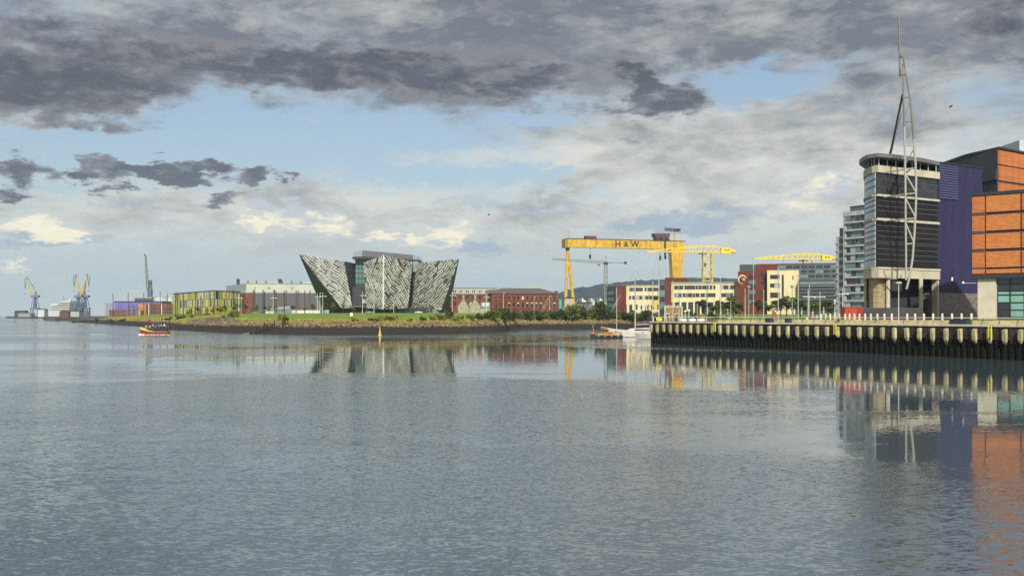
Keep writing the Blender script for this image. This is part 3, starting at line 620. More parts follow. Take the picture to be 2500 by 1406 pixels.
# ================================================================ cranes
def lattice(mb, A, B, wA, wB, n, r, up=None, side=None):   # square lattice boom from A to B
    A, B = Vector(A), Vector(B); d = (B - A).normalized(); s = (side or d.cross(Vector((0, 0, 1)))); s = s.normalized(); u = s.cross(d).normalized()
    def ring(t): w = (wA + (wB - wA) * t) / 2; c = A.lerp(B, t); return [c + s * w + u * w, c - s * w + u * w, c - s * w - u * w, c + s * w - u * w]
    rs = [ring(k / n) for k in range(n + 1)]
    for k in range(4): mb.bar(rs[0][k], rs[-1][k], r)
    for i in range(n):
        for k in range(4):
            mb.bar(rs[i][k], rs[i + 1][(k + 1) % 4] if i % 2 else rs[i + 1][k - 1], r * .6); mb.bar(rs[i + 1][k], rs[i + 1][(k + 1) % 4], r * .5)
    return mb
# ---- big gantry
YA_, YB_ = 1330.0, 1378.0
f = Fac((gx(1386, YA_), YA_), (gx(1671, YB_), YB_)); L = f.L; zt = gz(583, YA_); zb = gz(603.5, YA_)
GY = thing('gantry_crane', 'giant yellow gantry crane with black H & W on its girder', 'crane', f.pt(L / 2, 6, 0))
f.part('girder', YEL, GY, 0, L, zb, zt, -9, 0); f.part('girder_cap', DARK, GY, -1.5, L + 1, zt, zt + .7, -9.5, .6); f.part('end_beam', mat('shaded_end_yellow', (.30, .19, .03), .7, 0, .4, .4), GY, -3.5, -.02, zb - .5, zt - .3, -11, 1.0)  # end beam in darker yellow: the shade on the left end is painted in
for u in (L * .07, L * .15, L * .23, L * .93): f.part('joint_plate', mat('girder_joint', (.35, .22, .03), .7, 0, .2), GY, u, u + .6, zb, zt, 0, .12)
def txt(body, size, name, m, parent, loc, f, ext=.08):
    c = bpy.data.curves.new(name, 'FONT'); c.body = body; c.size = size; c.extrude = ext; c.offset = size * .018; c.align_x = 'CENTER'; c.align_y = 'CENTER'
    tmp = bpy.data.objects.new('tmp', c); col.objects.link(tmp); dg = bpy.context.evaluated_depsgraph_get(); me = bpy.data.meshes.new_from_object(tmp.evaluated_get(dg)); bpy.data.objects.remove(tmp)
    me.materials.clear(); me.materials.append(m)
    o = bpy.data.objects.new(name, me); col.objects.link(o); o.parent = parent; o.location = Vector(loc) - WLOC[parent.name]
    o.rotation_euler = (R(90), 0, math.atan2(f.u.y, f.u.x)); return o
BLK = mat('black_paint', (.012, .011, .01), .6, 0, 0)
for ch, px in (('H', 1508), ('&', 1528), ('W', 1550)):
    u = (px - 1386) / 285 * L * .985; o = txt(ch, 10.5 if ch != '&' else 9, 'letter', BLK, GY, f.pt(u, (zt + zb) / 2 - .2, .15), f)
# trolleys, maintenance crane
f.part('small_trolley', RUST, GY, L * .155, L * .243, zt + .8, zt + 4.2, -8, -1)
f.part('main_trolley_frame', DARK, GY, L * .75, L * .87, zt + .8, zt + 3, -9, 0)
m_ = MB(); a = f.pt(L * .74, zt + 4.5, .5)
m_.hexa([f.pt(L * .745, zt + 4, .5), f.pt(L * .865, zt + 4, .5), f.pt(L * .865, zt + 4, -9), f.pt(L * .745, zt + 4, -9), f.pt(L * .735, zt + 9, .5), f.pt(L * .875, zt + 9.5, .5), f.pt(L * .875, zt + 9.5, -9), f.pt(L * .735, zt + 9, -9)]); m_.build('main_trolley', RUST, GY)
for u in (.755, .80, .85): f.part('trolley_leg', RUST, GY, L * u, L * u + 1.5, zt + 2.9, zt + 4.05, -7, -.5)
f.part('hoist_cables', DARK, GY, L * .82, L * .835, zb - 8, zt, .3, .8)
f.part('crane_post', YEL, GY, L * .925, L * .933, zt, zt + 13, -5, -4); m_ = MB(); lattice(m_, f.pt(L * .84, zt + 15, -4.5), f.pt(L * .975, zt + 14, -4.5), 2.6, 3, 8, .6); m_.build('maintenance_jib', DARK, GY); f.part('jib_cab', DARK, GY, L * .945, L * .968, zt + 12.5, zt + 15.2, -6, -3)
# legs
zl = 6
c = f.pt(1.5, zb, -4.5); m_ = MB().tube(c + Vector((0, 0, .3)), c + Vector((0, 0, -4)), 2.6, 2.4, 10).build('leg_hinge', DARK, GY)
for px, py in ((1379.5, 738), (1404, 746)):
    b = at(px, py, YA_); b.z = zl; MB().tube(c + Vector((0, 0, -2)), b, 1.7, 2.0, 8).build('hinged_leg', YEL, GY)
tp = Fac((gx(1640, YB_ - 6), YB_ - 6), (gx(1667.5, YB_ - 2), YB_ - 2)); w = tp.L
MB().add([tp.pt(-1, zb, 1), tp.pt(w, zb, 1), tp.pt(w, zb, -9), tp.pt(-1, zb, -9), tp.pt(w * .22, 20, 1), tp.pt(w * .80, 20, 1), tp.pt(w * .80, 20, -9), tp.pt(w * .22, 20, -9), tp.pt(w * .24, 5, 1), tp.pt(w * .76, 5, 1), tp.pt(w * .76, 5, -9), tp.pt(w * .24, 5, -9)],
         [(4, 5, 1, 0), (5, 6, 2, 1), (6, 7, 3, 2), (7, 4, 0, 3), (8, 9, 5, 4), (9, 10, 6, 5), (10, 11, 7, 6), (11, 8, 4, 7), (0, 1, 2, 3), (11, 10, 9, 8)]).build('fixed_leg', YEL, GY)
f.part('leg_head', YEL, GY, L * .885, L + .5, zb - 1.5, zb + .2, -9.6, .5)
for u, dz in ((.198, 14), (.80, 14), (.845, 13), (.90, 12)):
    p = f.pt(L * u, zb, -4.5); MB().tube(p, p - Vector((0, 0, dz * .55)), .22, n=5).lathe((p.x, p.y, p.z - dz), [(.3, 0), (1.3, 2), (1.5, 4.5), (.4, 6.5)], 8).build('hook_block', DARK, GY)
p = f.pt(3, zt, -4); MB().tube(p, p + Vector((0, 0, 10)), .15, n=4).build('aerial', DARK, GY)
# ---- hammerhead cranes (yellow), and the grey tower crane
def hammerhead(label, Y, pmx, tipx, tailx, ytop, ytip, base_py):
    s = Y / F; t = thing('hammerhead_crane', label, 'crane', (gx(pmx, Y), Y, 6), 'yellow lattice hammerhead cranes')
    zb = gz(ytip, Y); zt = gz(ytop, Y); xm, xt, xr = gx(pmx, Y), gx(tipx, Y), gx(tailx, Y); xb = xr - (xr - xm) * .52; W2 = 2.6
    def topz(x): k = (x - xt) / (xm + (xb - xm) * .35 - xt); return zb + (zt - zb) * math.sin(min(1.0, max(.04, k)) * math.pi / 2) if k <= 1 else zt - (zt - zb) * .25 * min(1, (k - 1) / .28)
    m_ = MB(); n = 13; px_ = [xt + (xb - xt) * k / n for k in range(n + 1)]
    for sy in (-W2, W2):
        m_.bar((xt, Y + sy, zb), (xb, Y + sy, zb), .75)
        for k in range(n):
            a, b = px_[k], px_[k + 1]; m_.bar((a, Y + sy, topz(a)), (b, Y + sy, topz(b)), .75); m_.bar((a, Y + sy, zb), (b, Y + sy, topz(b)), .5); m_.bar((b, Y + sy, zb), (b, Y + sy, topz(b)), .4)
    for k in range(n + 1): m_.bar((px_[k], Y - W2, zb), (px_[k], Y + W2, zb), .4); m_.bar((px_[k], Y - W2, topz(px_[k])), (px_[k], Y + W2, topz(px_[k])), .4)
    m_.build('jib', YEL2, t)
    hb = zt - zb; MB().prism([(xb, Y - 3), (xr - hb * .9, Y - 3), (xr - hb * .9, Y + 3), (xb, Y + 3)], [zb - hb * .35] * 4, [zt - hb * .18, zt - hb * .38, zt - hb * .38, zt - hb * .18]).build('machine_house', YEL2, t)
    MB().tube((xr - hb * .9, Y, zb + hb * .15), (xr, Y, zb - hb * .05), hb * .46, hb * .22, 8).build('counterweight', YEL2, t)
    for k in (.35, .6):
        x = xb + (xr - xb) * k * .75; MB().tube((x, Y - 3.25, zb + hb * .3), (x, Y - 2.9, zb + hb * .3), .9, n=8).build('porthole', DARK, t)
    m2 = MB(); lattice(m2, (xm, Y, 5), (xm, Y, zb), 11 * s / .48, 10 * s / .48, 9, .8, side=Vector((1, 0, 0))); m2.build('tower', YEL2, t)
    MB().box(xm - 10, xm - 1, Y - 3, Y + 3, zb - 2.6, zb - 1.6).build('slew_deck', DARK, t)
    MB().box(xm - 4.5, xm - 2.4, Y - 6, Y - 3.5, gz(647, Y) - 2, gz(647, Y) + 2).build('cabin', DARK, t)
    MB().tube((gx(tipx + (pmx - tipx) * .55, Y), Y, zb), (gx(tipx + (pmx - tipx) * .55, Y), Y, zb - 6), .2, n=4).build('hook_cable', DARK, t)
hammerhead('yellow lattice hammerhead crane standing right behind the gantry crane', 1280, 1727, 1577, 1796, 601, 615, 690)
hammerhead('yellow lattice hammerhead crane above the glass offices', 1220, 1973, 1838, 2041, 619.5, 632, 690)
# grey tower crane
Y = 1000; t = thing('tower_crane', 'slim grey lattice tower crane left of the cream college', 'crane', (gx(1479, Y), Y, 6))
xm = gx(1479, Y); zj = gz(640, Y); GC = mat('crane_grey', (.20, .20, .18), .6, .2, .2)
m_ = MB(); lattice(m_, (xm, Y, 5), (xm, Y, zj), 2.7, 2.7, 22, .42, side=Vector((1, 0, 0))); m_.build('tower', GC, t)
m_ = MB(); lattice(m_, (gx(1348, Y), Y, gz(632.5, Y)), (xm, Y, gz(641, Y)), 1.5, 2.6, 26, .3); m_.build('jib', GC, t)
m_ = MB(); m_.bar((xm, Y, gz(641, Y)), (gx(1529, Y), Y, gz(642, Y)), .9); m_.bar((xm - 1, Y, zj), (xm, Y, gz(625, Y)), .4); m_.bar((xm + 1.5, Y, zj), (xm, Y, gz(625, Y)), .4); m_.bar((xm, Y, gz(625.5, Y)), (gx(1524, Y), Y, gz(640.5, Y)), .15); m_.bar((xm, Y, gz(625.5, Y)), (gx(1462, Y), Y, gz(635, Y)), .15); m_.build('counter_jib', GC, t)
MB().box(gx(1524, Y), gx(1530, Y), Y - 1.4, Y + 1.4, gz(645, Y), gz(639, Y)).build('counterweight', DARK, t)
MB().box(xm - 2, xm + 2, Y - 2.2, Y - .2, gz(646, Y), gz(641, Y)).build('cabin', DARK, t)
MB().tube((gx(1462, Y), Y, gz(639, Y)), (gx(1462, Y), Y, gz(646, Y)), .12, n=4).lathe((gx(1462, Y), Y, gz(650, Y)), [(.2, 0), (.9, 1.2), (.3, 2)], 6).build('hook', DARK, t)
# ---- blue dock cranes with yellow jibs
DBLU = mat('dock_crane_blue', (.075, .10, .17), .6, .1, .2)
def dock_crane(label, px, Y, jx, jy, d, foot):          # d = -1 jib leans left, +1 right
    s = Y / F; x = gx(px, Y); t = thing('dock_crane', label, 'crane', (x, Y, 4.3), 'blue level-luffing dock cranes'); Z = lambda py: gz(py, Y)
    for sx in (-1, 1):
        for sy in (-1, 1):
            MB().tube((x + sx * 8.5 * s, Y + sy * 6, 3.5), (x + sx * 8 * s, Y + sy * 6, Z(753.5)), 1.1, n=6).tube((x + sx * 8 * s, Y + sy * 6, Z(753.5)), (x + sx * 3.5 * s, Y + sy * 3, Z(727)), .65, n=5).build('portal_leg', DBLU, t)
    m_ = MB(); m_.box(x - 9.5 * s, x + 9.5 * s, Y - 7, Y + 7, Z(754.5), Z(752)); m_.build('portal_beam', DBLU, t)
    MB().lathe((x, Y, 0), [(3.2 * s, Z(752.5)), (3.0 * s, Z(735)), (4 * s, Z(726))], 10).build('column', DBLU, t)
    MB().box(x - 8.5 * s, x + 9.5 * s, Y - 5, Y + 5, Z(726.2), Z(721)).build('slew_house', mat('dock_crane_house', (.11, .14, .23), .6, .1, .15), t)
    px0 = x + d * foot * s; tip = Vector((gx(jx, Y), Y - (2.5 if foot < -7 else 0), Z(jy)))
    a_frame = Vector((x - d * 1.5 * s, Y, Z(711)))
    MB().tube((px0, Y, Z(722)), tip + Vector((-d * .6 * s, 0, -6 * s)), 1.9, 1.0, 6).build('jib', YEL, t)
    m_ = MB(); m_.tube((x - d * 3 * s, Y, Z(721)), a_frame, 1.0, n=5); m_.tube((x + d * 2 * s, Y, Z(721)), a_frame, .8, n=5); m_.build('a_frame', DBLU, t)
    back = Vector((x - d * 8 * s, Y, Z(716))); MB().tube(a_frame + Vector((d * 2 * s, 0, 4 * s)), back, 1.2, 1.6, 6).build('counterweight_arm', YEL, t)
    m_ = MB(); m_.tube(a_frame + Vector((d * .5 * s, 0, 2 * s)), tip, .6, n=5); m_.build('tie_bar', DARK, t)
    fly = tip + Vector((d * 6 * s, 0, -6 * s)); end = tip + Vector((d * 4.5 * s, 0, -28 * s))
    m_ = MB(); m_.tube(tip, fly, .45, n=5).tube(fly, end, .5, n=5).tube(tip + Vector((0, 0, -3 * s)), end, .4, n=5); m_.ball(end, 1.1); m_.build('fly_jib', DARK, t)
    MB().tube(end, end + Vector((0, 0, -13 * s)), .12, n=4).ball(end + Vector((0, 0, -13.5 * s)), .9).build('hook', DARK, t)
dock_crane('blue dock crane with yellow jib leaning left, standing alone at far left', 86, 2400, 66, 676, -1, 7)
dock_crane('left one of the paired blue dock cranes, yellow jib leaning left', 192, 1950, 185.5, 670, -1, -6)
dock_crane('right one of the paired blue dock cranes, yellow jib leaning right', 208, 1960, 214, 669, 1, -8)
# tall grey slipway crane
Y = 1400; s = Y / F; t = thing('slipway_crane', 'tall grey slipway crane with near vertical jib behind the tanks', 'crane', (gx(366, Y), Y, 4.3)); x = gx(366, Y); GB = mat('crane_slate', (.09, .11, .15), .6, .1, .25)
m_ = MB(); lattice(m_, (x, Y, 4), (x, Y, gz(722, Y)), 5, 4, 5, .7, side=Vector((1, 0, 0))); m_.build('tower', GB, t)
MB().prism([(x - 2.6, Y - 2.5), (x + 2.8, Y - 2.5), (x + 2.8, Y + 2.5), (x - 2.6, Y + 2.5)], gz(722, Y), gz(707, Y)).build('machine_house', GB, t)
m_ = MB(); lattice(m_, (x + .3, Y, gz(707, Y)), (x + .6, Y, gz(684, Y)), 3.6, 2.6, 4, .6, side=Vector((1, 0, 0))); m_.build('a_frame', GB, t); MB().box(x - 1.4, x + 2.0, Y - 1.6, Y + 1.6, gz(695, Y), gz(690, Y)).build('winch', DARK, t)
m_ = MB(); lattice(m_, (x - 2.5, Y, gz(710, Y)), (gx(355.5, Y), Y, gz(628, Y)), 2.6, 1.2, 12, .42, side=Vector((1, 0, 0))); m_.build('jib', mat('jib_olive', (.20, .20, .12), .6, .1, .2), t)
MB().prism([(gx(352, Y), Y - 1), (gx(357.5, Y), Y - 1), (gx(357.5, Y), Y + 1), (gx(352, Y), Y + 1)], [gz(622, Y), gz(629, Y), gz(629, Y), gz(622, Y)], [gz(620, Y), gz(625, Y), gz(625, Y), gz(620, Y)]).build('jib_head', DARK, t)
# ---- cruise ship, stern on
Y = 2650; s = Y / F; SHW = mat('ship_white', (.46, .47, .46), .5, 0, .1); t = thing('cruise_ship', 'white cruise ship seen from astern behind the far dock', 'ship', (gx(141, Y), Y, 0)); Z = lambda p: gz(p, Y); X = lambda p: gx(p, Y)
MB().prism([(X(118), Y), (X(164), Y), (X(168), Y + 120), (X(140), Y + 200), (X(112), Y + 120)], -2, Z(758)).build('hull', SHW, t)
for k, (a, b, y0, y1) in enumerate(((119, 166, 758, 753.5), (120, 166, 753, 749), (121, 165.5, 748.5, 745), (136, 165, 744.5, 741), (136, 163, 740.5, 736.5))):
    MB().box(X(a), X(b), Y + 4 + k * 3, Y + 110, Z(y0) - .1, Z(y1)).build('deck', SHW, t); MB().box(X(a) + 1, X(b) - 1, Y + 3.4 + k * 3, Y + 3.95 + k * 3, Z(y0) + .6, Z(y0) + 1.9).build('balcony_band', DARK, t)
MB().box(X(118), X(134), Y + 16, Y + 100, Z(748.6), Z(741)).build('side_deck', SHW, t)
MB().box(X(140), X(160), Y + 30, Y + 80, Z(736.6), Z(734)).build('top_deck', SHW, t)
for px in (137, 150.5): MB().lathe((X(px), Y + 50, 0), [(3.2 * s, Z(737)), (2.4 * s, Z(729)), (1.6 * s, Z(727.5))], 10).build('funnel', SHW, t)
MB().tube((X(140), Y + 40, Z(736)), (X(138), Y + 40, Z(722)), .8, .4, 5).build('mast', DARK, t)

# ================================================================ right-hand background
# ---- cream college with maroon brick ends
def strip_windows(f, t, u0, u1, z, h, n, seed):
    r = random.Random(seed); w = (u1 - u0) / n
    for k in range(n): f.window(t, u0 + k * w, z, w - .06, h, DARK, r.choice((GLASS, GLASS, GLASS, GLASSB, BLU)), .09, name='window')
BLU = mat('light_blind_glass', (.35, .42, .42), .2, 0, .2, .3, spec=.7)
YG = 6.4
t, f = block('college', 'three storey cream college with ribbon windows and maroon brick end tower', 'college', 1529, 569, 1622, 566.6, 697, 24, CREAM, base=YG, z0=YG); L = f.L
za, zb2 = gz(711, 568), gz(731, 568)
for z in (za, zb2): strip_windows(f, t, L * .075, L * .44, z, 1.9, 8, int(z * 7)); strip_windows(f, t, L * .48, L * .89, z, 1.9, 9, int(z * 9))
f.part('maroon_tower', MAROON, t, -5.6, -.02, YG - 1, f.z1 - .2, -20, .5)
gs = Fac(f.pt(-10.2, 0, -8)[:2], f.pt(-5.65, 0, .3)[:2]); gs.part('glazed_stair', mat('stair_glass', (.05, .06, .07), .2, 0, .1), t, 0, gs.L, YG - 1, f.z1 - .3, -8, 0)
for k in range(4): gs.window(t, .6, YG + 1 + k * 3.2, gs.L - 1.4, 2.4, DARK, GLASSB, .12)
for k in range(3): f.part('tower_slit', GLASS, t, -1.9, -1.1, YG + 2 + k * 4, YG + 4 + k * 4, .5, .6)
f.part('roof_edge', STEEL, t, -.2, L + .2, f.z1, f.z1 + .25, -24, .4); f.part('plinth_glazing', DARK, t, 0, L, YG, gz(743.5, 568), 0, .12)
for k in range(7): f.part('pier', CREAM, t, .3 + k * L / 7, 1.5 + k * L / 7, YG, gz(743, 568), .12, .3)
# recessed glass link and maroon core, then right half
t, f = block('college_wing', 'wide cream college wing with two ribbon window rows behind the quay trees', 'college', 1639, 562, 1802, 556.5, 691.5, 26, CREAM, z0=YG); L = f.L
f.z1 = gz(691.5, 560)
for py in (706.5, 725.5):
    z = gz(py, 560); strip_windows(f, t, L * .045, L * .36, z, 2.0, 12, py); strip_windows(f, t, L * .365, L * .665, z, 2.0, 11, py + 3); strip_windows(f, t, L * .75, L * .955, z, 2.0, 6, py + 5)
f.part('roof_edge', mat('zinc_edge', (.30, .34, .38), .5, .2, .05), t, -.2, L + .2, f.z1, f.z1 + .5, -26, .5); f.part('plinth_glazing', DARK, t, 0, L, YG, gz(737.5, 560), 0, .15)
for k in range(10): f.part('pier', CREAM, t, 1 + k * L / 10, 1.8 + k * L / 10, YG, gz(737, 560), .15, .3)
f.part('brick_core', MAROON, t, -3.2, -.02, YG - 1, gz(677.5, 560), -18, .3); f.part('brick_penthouse', MAROON, t, -3.2, L * .235, gz(691, 560), gz(677.2, 560), -18, -4); f.part('grey_penthouse', mat('charcoal_clad', (.05, .06, .065), .6, 0, .1), t, L * .24, L * .375, gz(691, 560), gz(677, 560), -18, -4)
f.part('glass_link', GLASS, t, -6.0, -3.22, YG - 1, gz(694, 560), -12, -.6)
for k in range(5): f.window(t, -5.9, YG + .6 + k * 3.1, 2.6, 2.8, STEEL, GLASSB if k % 2 else GLASS, .12, d=-.6)
# ---- maroon tower with the ring emblem + cream block
t, f = block('emblem_tower', 'maroon brick tower with pale ring emblem and charcoal top storey', 'college', 1801.5, 549, 1876, 545.6, 663, 22, MAROON, z0=YG); L = f.L
f.part('charcoal_top', mat('charcoal_clad2', (.045, .052, .056), .6, 0, .1), t, .8, L * .62, f.z1, gz(645.5, 548), -20, -.8); f.part('brick_top', MAROON, t, L * .625, L + 4, f.z1 - .1, gz(644.8, 548), -20, -.3)
for k, py in enumerate((671, 683, 695, 707, 719, 731)): f.window(t, L * .345, gz(py + 10.5, 548), L * .24, 1.95, DARK, GLASS if k % 2 == 0 else mat('spandrel_grey', (.13, .14, .16), .4, 0, .1), .1, bars=2)
for k, py in enumerate((668, 689, 710)): f.window(t, L * .735, gz(py + 6, 548), L * .17, 1.4, DARK, GLASS, .1)
EMB = mat('emblem_pale', (.62, .48, .36), .6, 0, .05); m_ = MB(); cu, cz, r0 = L * .15, gz(682, 548), 2.05
def ringseg(mb, f, cu, cz, r0, r1, a0, a1, n, d0, d1):
    for k in range(n):
        x0, x1 = R(a0 + (a1 - a0) * k / n), R(a0 + (a1 - a0) * (k + 1) / n); w0 = r1 * (.35 + .65 * math.sin(math.pi * min(1, (k + .5) / n + .12))); w1 = r1 * (.35 + .65 * math.sin(math.pi * min(1, (k + 1.5) / n + .12)))
        P = lambda a, r, d: f.pt(cu + math.cos(a) * r, cz + math.sin(a) * r * 1.1, d)
        mb.hexa([P(x0, r0 - w0, d1), P(x0, r0, d1), P(x0, r0, d0), P(x0, r0 - w0, d0), P(x1, r0 - w1, d1), P(x1, r0, d1), P(x1, r0, d0), P(x1, r0 - w1, d0)])
ringseg(m_, f, cu, cz, 2.1, .6, 20, 275, 20, 0, .12)
for (uu, zz_, w, h) in ((.45, .35, 1.0, .3), (.5, -.2, .22, .9), (.95, -.2, .22, .9), (1.35, -.3, .2, .8), (-.25, .55, .8, .22)): f.box(m_, cu + uu - .3, cu + uu - .3 + w, cz + zz_ - h / 2, cz + zz_ + h / 2, 0, .12)
m_.build('ring_emblem', EMB, t)
t, f = block('cream_block', 'cream block with small square windows beside the emblem tower', 'college', 1873, 541, 1950, 537, 661.5, 22, CREAM, z0=YG); L = f.L
for py in (681, 702, 727):
    for u, w in ((.095, 1.9), (.225, 1.9), (.36, .5)): f.window(t, L * u, gz(py, 540), w, 2.0 if py < 710 else 2.6, DARK, GLASS if u != .225 or py != 702 else BLU, .1)
f.window(t, L * .465, gz(725, 540), .95, gz(671, 540) - gz(725, 540), DARK, GLASS, .1); f.window(t, L * .80, gz(683, 540), .45, 1.9, DARK, GLASS, .08)
f.part('parapet', CREAM, t, -.1, L + .1, f.z1, f.z1 + .3, -22, .12)
# ---- dark glass offices
t, f = block('glass_offices', 'dark glass office block with horizontal louvre bands', 'offices', 1896, 596, 2048, 587, 644.5, 30, mat('office_spandrel', (.07, .085, .10), .25, 0, .15, .2, spec=.7), z0=YG); L = f.L
for k in range(9):
    z = f.z1 - 2.6 - k * 2.5
    for j in range(8): f.window(t, L * .02 + j * L * .122, z, L * .12, 1.7, STEEL, GLASSB if (k * 3 + j * 5) % 7 == 0 else GLASS, .1)
f.part('louvre_top', STEEL, t, 0, L, f.z1, f.z1 + .3, -30, .5)
t2, f2 = block('glass_annex', 'lower dark glass annex with turquoise top band', 'offices', 1950, 532, 2042, 527, 683, 20, mat('office_spandrel2', (.05, .06, .075), .25, 0, .15, .2, spec=.7), z0=YG); L = f2.L
for j in range(11): f2.window(t2, .4 + j * (L - .8) / 11, gz(694, 530), (L - .8) / 11 - .05, 1.2, STEEL, GLASSB, .08)
for k in range(5):
    f2.part('louvre', STEEL, t2, 0, L, gz(699 + k * 8, 530), gz(698 + k * 8, 530), 0, .35)
    for j in range(6): f2.window(t2, .3 + j * L / 6, gz(706 + k * 8, 530), L / 6 - .3, 1.2, DARK, GLASS, .08)
for k in range(4): f2.part('column', CONC, t2, 1 + k * L / 3.4, 1.7 + k * L / 3.4, YG - 1, gz(738, 530), .1, .8)
# ---- small sheds, sawtooth roof and clutter under the gantry
SW = mat('white_sheet', (.55, .58, .54), .6, 0, .08); Y = 900; f = Fac((gx(1420, Y), Y), (gx(1508, Y), Y)); t = thing('sawtooth_shed', 'white sawtooth roofed workshop below the grey tower crane', 'shed', (gx(1464, Y), Y, 7)); zr = gz(745, Y)
f.part('wall', SW, t, 0, f.L, 5, zr, -30, 0)
for k in range(4):
    u0, u1 = f.L * k / 4, f.L * (k + 1) / 4; MB().add([f.pt(u0, zr, 0), f.pt(u1, zr, 0), f.pt(u0 + .3, gz(727, Y), 0), f.pt(u0, zr, -30), f.pt(u1, zr, -30), f.pt(u0 + .3, gz(727, Y), -30)], [(0, 1, 2), (5, 4, 3), (1, 4, 5, 2), (0, 2, 5, 3), (0, 3, 4, 1)]).build('roof_tooth', mat('sheet_shade', (.42, .47, .45), .6, 0, .08) if k % 2 else SW, t)
f2 = Fac((gx(1444, 880), 880), (gx(1506, 880), 880))
for a in ((1378, 1400, 728, 780, mat('buff_render', (.42, .34, .24), .85, 0, .2), 'square buff pump tower at the foot of the gantry leg'), (1392, 1428, 748, 720, RUST, 'low rust brown shed right of the gantry leg'), (1408, 1446, 739, 760, SLATE, 'grey roofed open shed below the wooded hill'), (1366, 1392, 752, 700, mat('pale_store', (.36, .37, .33), .8, 0, .2), 'pale low store beside the brick office end'), (1446, 1486, 746, 800, RUST, 'brown shed in front of the sawtooth workshop')):
    t, f = block('yard_shed', a[5], 'shed', a[0], a[3], a[1], a[3], a[2], 10, a[4], z0=7.2)
    f.part('roof', DARK if a[2] < 740 else RL, t, -.4, f.L + .4, f.z1, f.z1 + .5, -10.4, .5)
    for k in range(3): f.part('opening', GLASS, t, f.L * (.12 + k * .3), f.L * (.28 + k * .3), 7.5, 7.5 + (f.z1 - 7.5) * .5, 0, .08)
p = at(1368, 740, 690); t = thing('green_hoarding', 'narrow turquoise hoarding panel at the brick office end', 'hoarding', (p.x, p.y, 7.4)); MB().box(p.x - .7, p.x + .7, p.y, p.y + .3, 7, gz(731, 690)).build('panel', mat('turquoise', (.05, .35, .25), .6, 0, .1), t); MB().bar((p.x, p.y + .5, 6.5), (p.x, p.y + .5, gz(731, 690)), .2).build('post', DARK, t)
# ================================================================ arena quay: platform, wall, fenders, rail
Q0, Q1 = Vector((32.5, 258)), Vector((73.8, 159.5)); QD = (Q1 - Q0).normalized(); QZ = 4.95
QE = Q0 + QD * 190
PLAT = [tuple(Q0), tuple(QE), (420, QE.y), (420, 640), (128, 640), (113, 400), (98, 300), (61, 231), (Q0.x + 13.8, Q0.y + 5.8)]
PAVE = mat('promenade_paving', (.34, .31, .25), .85, 0, .15, .4)
tag(MB().prism(PLAT, -3, QZ).build('quay', PAVE), 'paved promenade of the arena quay', None, None, 'structure')
qf = Fac(tuple(Q0), tuple(QE)); QL = 125.0
def wall_material():
    m = bpy.data.materials.new('stained_quay_wall'); m.use_nodes = True; t = m.node_tree; t.nodes.clear(); q = G(t)
    p = q.n('ShaderNodeBsdfPrincipled'); p.inputs['Roughness'].default_value = .9; p.inputs['Specular IOR Level'].default_value = .12
    pos = q.n('ShaderNodeNewGeometry').outputs['Position']; sp = q.n('ShaderNodeSeparateXYZ'); q.set(sp.inputs[0], pos)
    f = q.noise(q.v('MULTIPLY', pos, (1.6, 1.6, .35)), 1.0, 6, .7); f2 = q.noise(q.v('MULTIPLY', pos, (.35, .35, 1.0)), 1.0, 4, .6)
    z = q.m('ADD', sp.outputs[2], q.m('MULTIPLY', q.m('SUBTRACT', q.m('ADD', f, f2), 1.0), 1.6))
    up = q.mix(q.ss(f, .42, .75), (.022, .021, .019), (.12, .10, .07)); lo = q.mix(f, (.004, .005, .004), (.014, .014, .009))
    q.set(p.inputs['Base Color'], q.mix(q.ss(z, 2.35, 3.0), lo, up)); b = q.n('ShaderNodeBump'); b.inputs['Distance'].default_value = .06; q.set(b.inputs['Height'], f); q.set(p.inputs['Normal'], b.outputs[0])
    q.set(q.n('ShaderNodeOutputMaterial').inputs[0], p.outputs[0]); return m
QW = thing('quay_wall', 'dark stained sheet-pile quay wall with a row of pale fenders', 'quay wall', qf.pt(50, 0, 0)); QM = wall_material()
m_ = MB(); u = 0.0
while u < QL:                                # trapezoidal sheet piling
    for k, (du, d0, d1) in enumerate(((.45, .12, .12), (.2, .12, .42), (.45, .42, .42), (.2, .42, .12))):
        m_.hexa([qf.pt(u, -2, d0), qf.pt(u + du, -2, d1), qf.pt(u + du, -2, 0), qf.pt(u, -2, 0), qf.pt(u, 2.9, d0), qf.pt(u + du, 2.9, d1), qf.pt(u + du, 2.9, 0), qf.pt(u, 2.9, 0)]); u += du
m_.build('sheet_piling', QM, QW)
qf.part('concrete_beam', QM, QW, 0, QL, 2.9, 4.6, 0, .5); qf.part('shadow_groove', DARK, QW, .2, QL, 4.6, 4.82, 0, .2)
CAP = mat('quay_coping', (.66, .61, .48), .8, 0, .2, .8)
for k in range(63): qf.part('coping_stone', CAP, QW, k * 2.0 + .02, k * 2.0 + 1.97, 4.822, 5.12, -.9, .55)
FM = bpy.data.materials.new('fender_timber'); FM.use_nodes = True; t_ = FM.node_tree; t_.nodes.clear(); q = G(t_); p = q.n('ShaderNodeBsdfPrincipled'); p.inputs['Roughness'].default_value = .85
pos = q.n('ShaderNodeNewGeometry').outputs['Position']; fz = q.noise(q.v('MULTIPLY', pos, (2.5, 2.5, .8)), 1.0, 5, .65); ob_ = q.n('ShaderNodeObjectInfo').outputs['Random']; fr_ = q.noise(q.v('MULTIPLY', pos, (.9, .9, .9)), 1.0, 3, .6)
sp = q.n('ShaderNodeSeparateXYZ'); q.set(sp.inputs[0], pos)
cA = q.mix(q.ss(fz, .3, .7), (.27, .245, .12), (.62, .565, .35)); cA = q.mix(q.m('MULTIPLY', q.ss(fr_, .52, .72), .7), cA, (.36, .17, .05)); cA = q.mix(q.m('MULTIPLY', ob_, .55), cA, (.20, .17, .08))
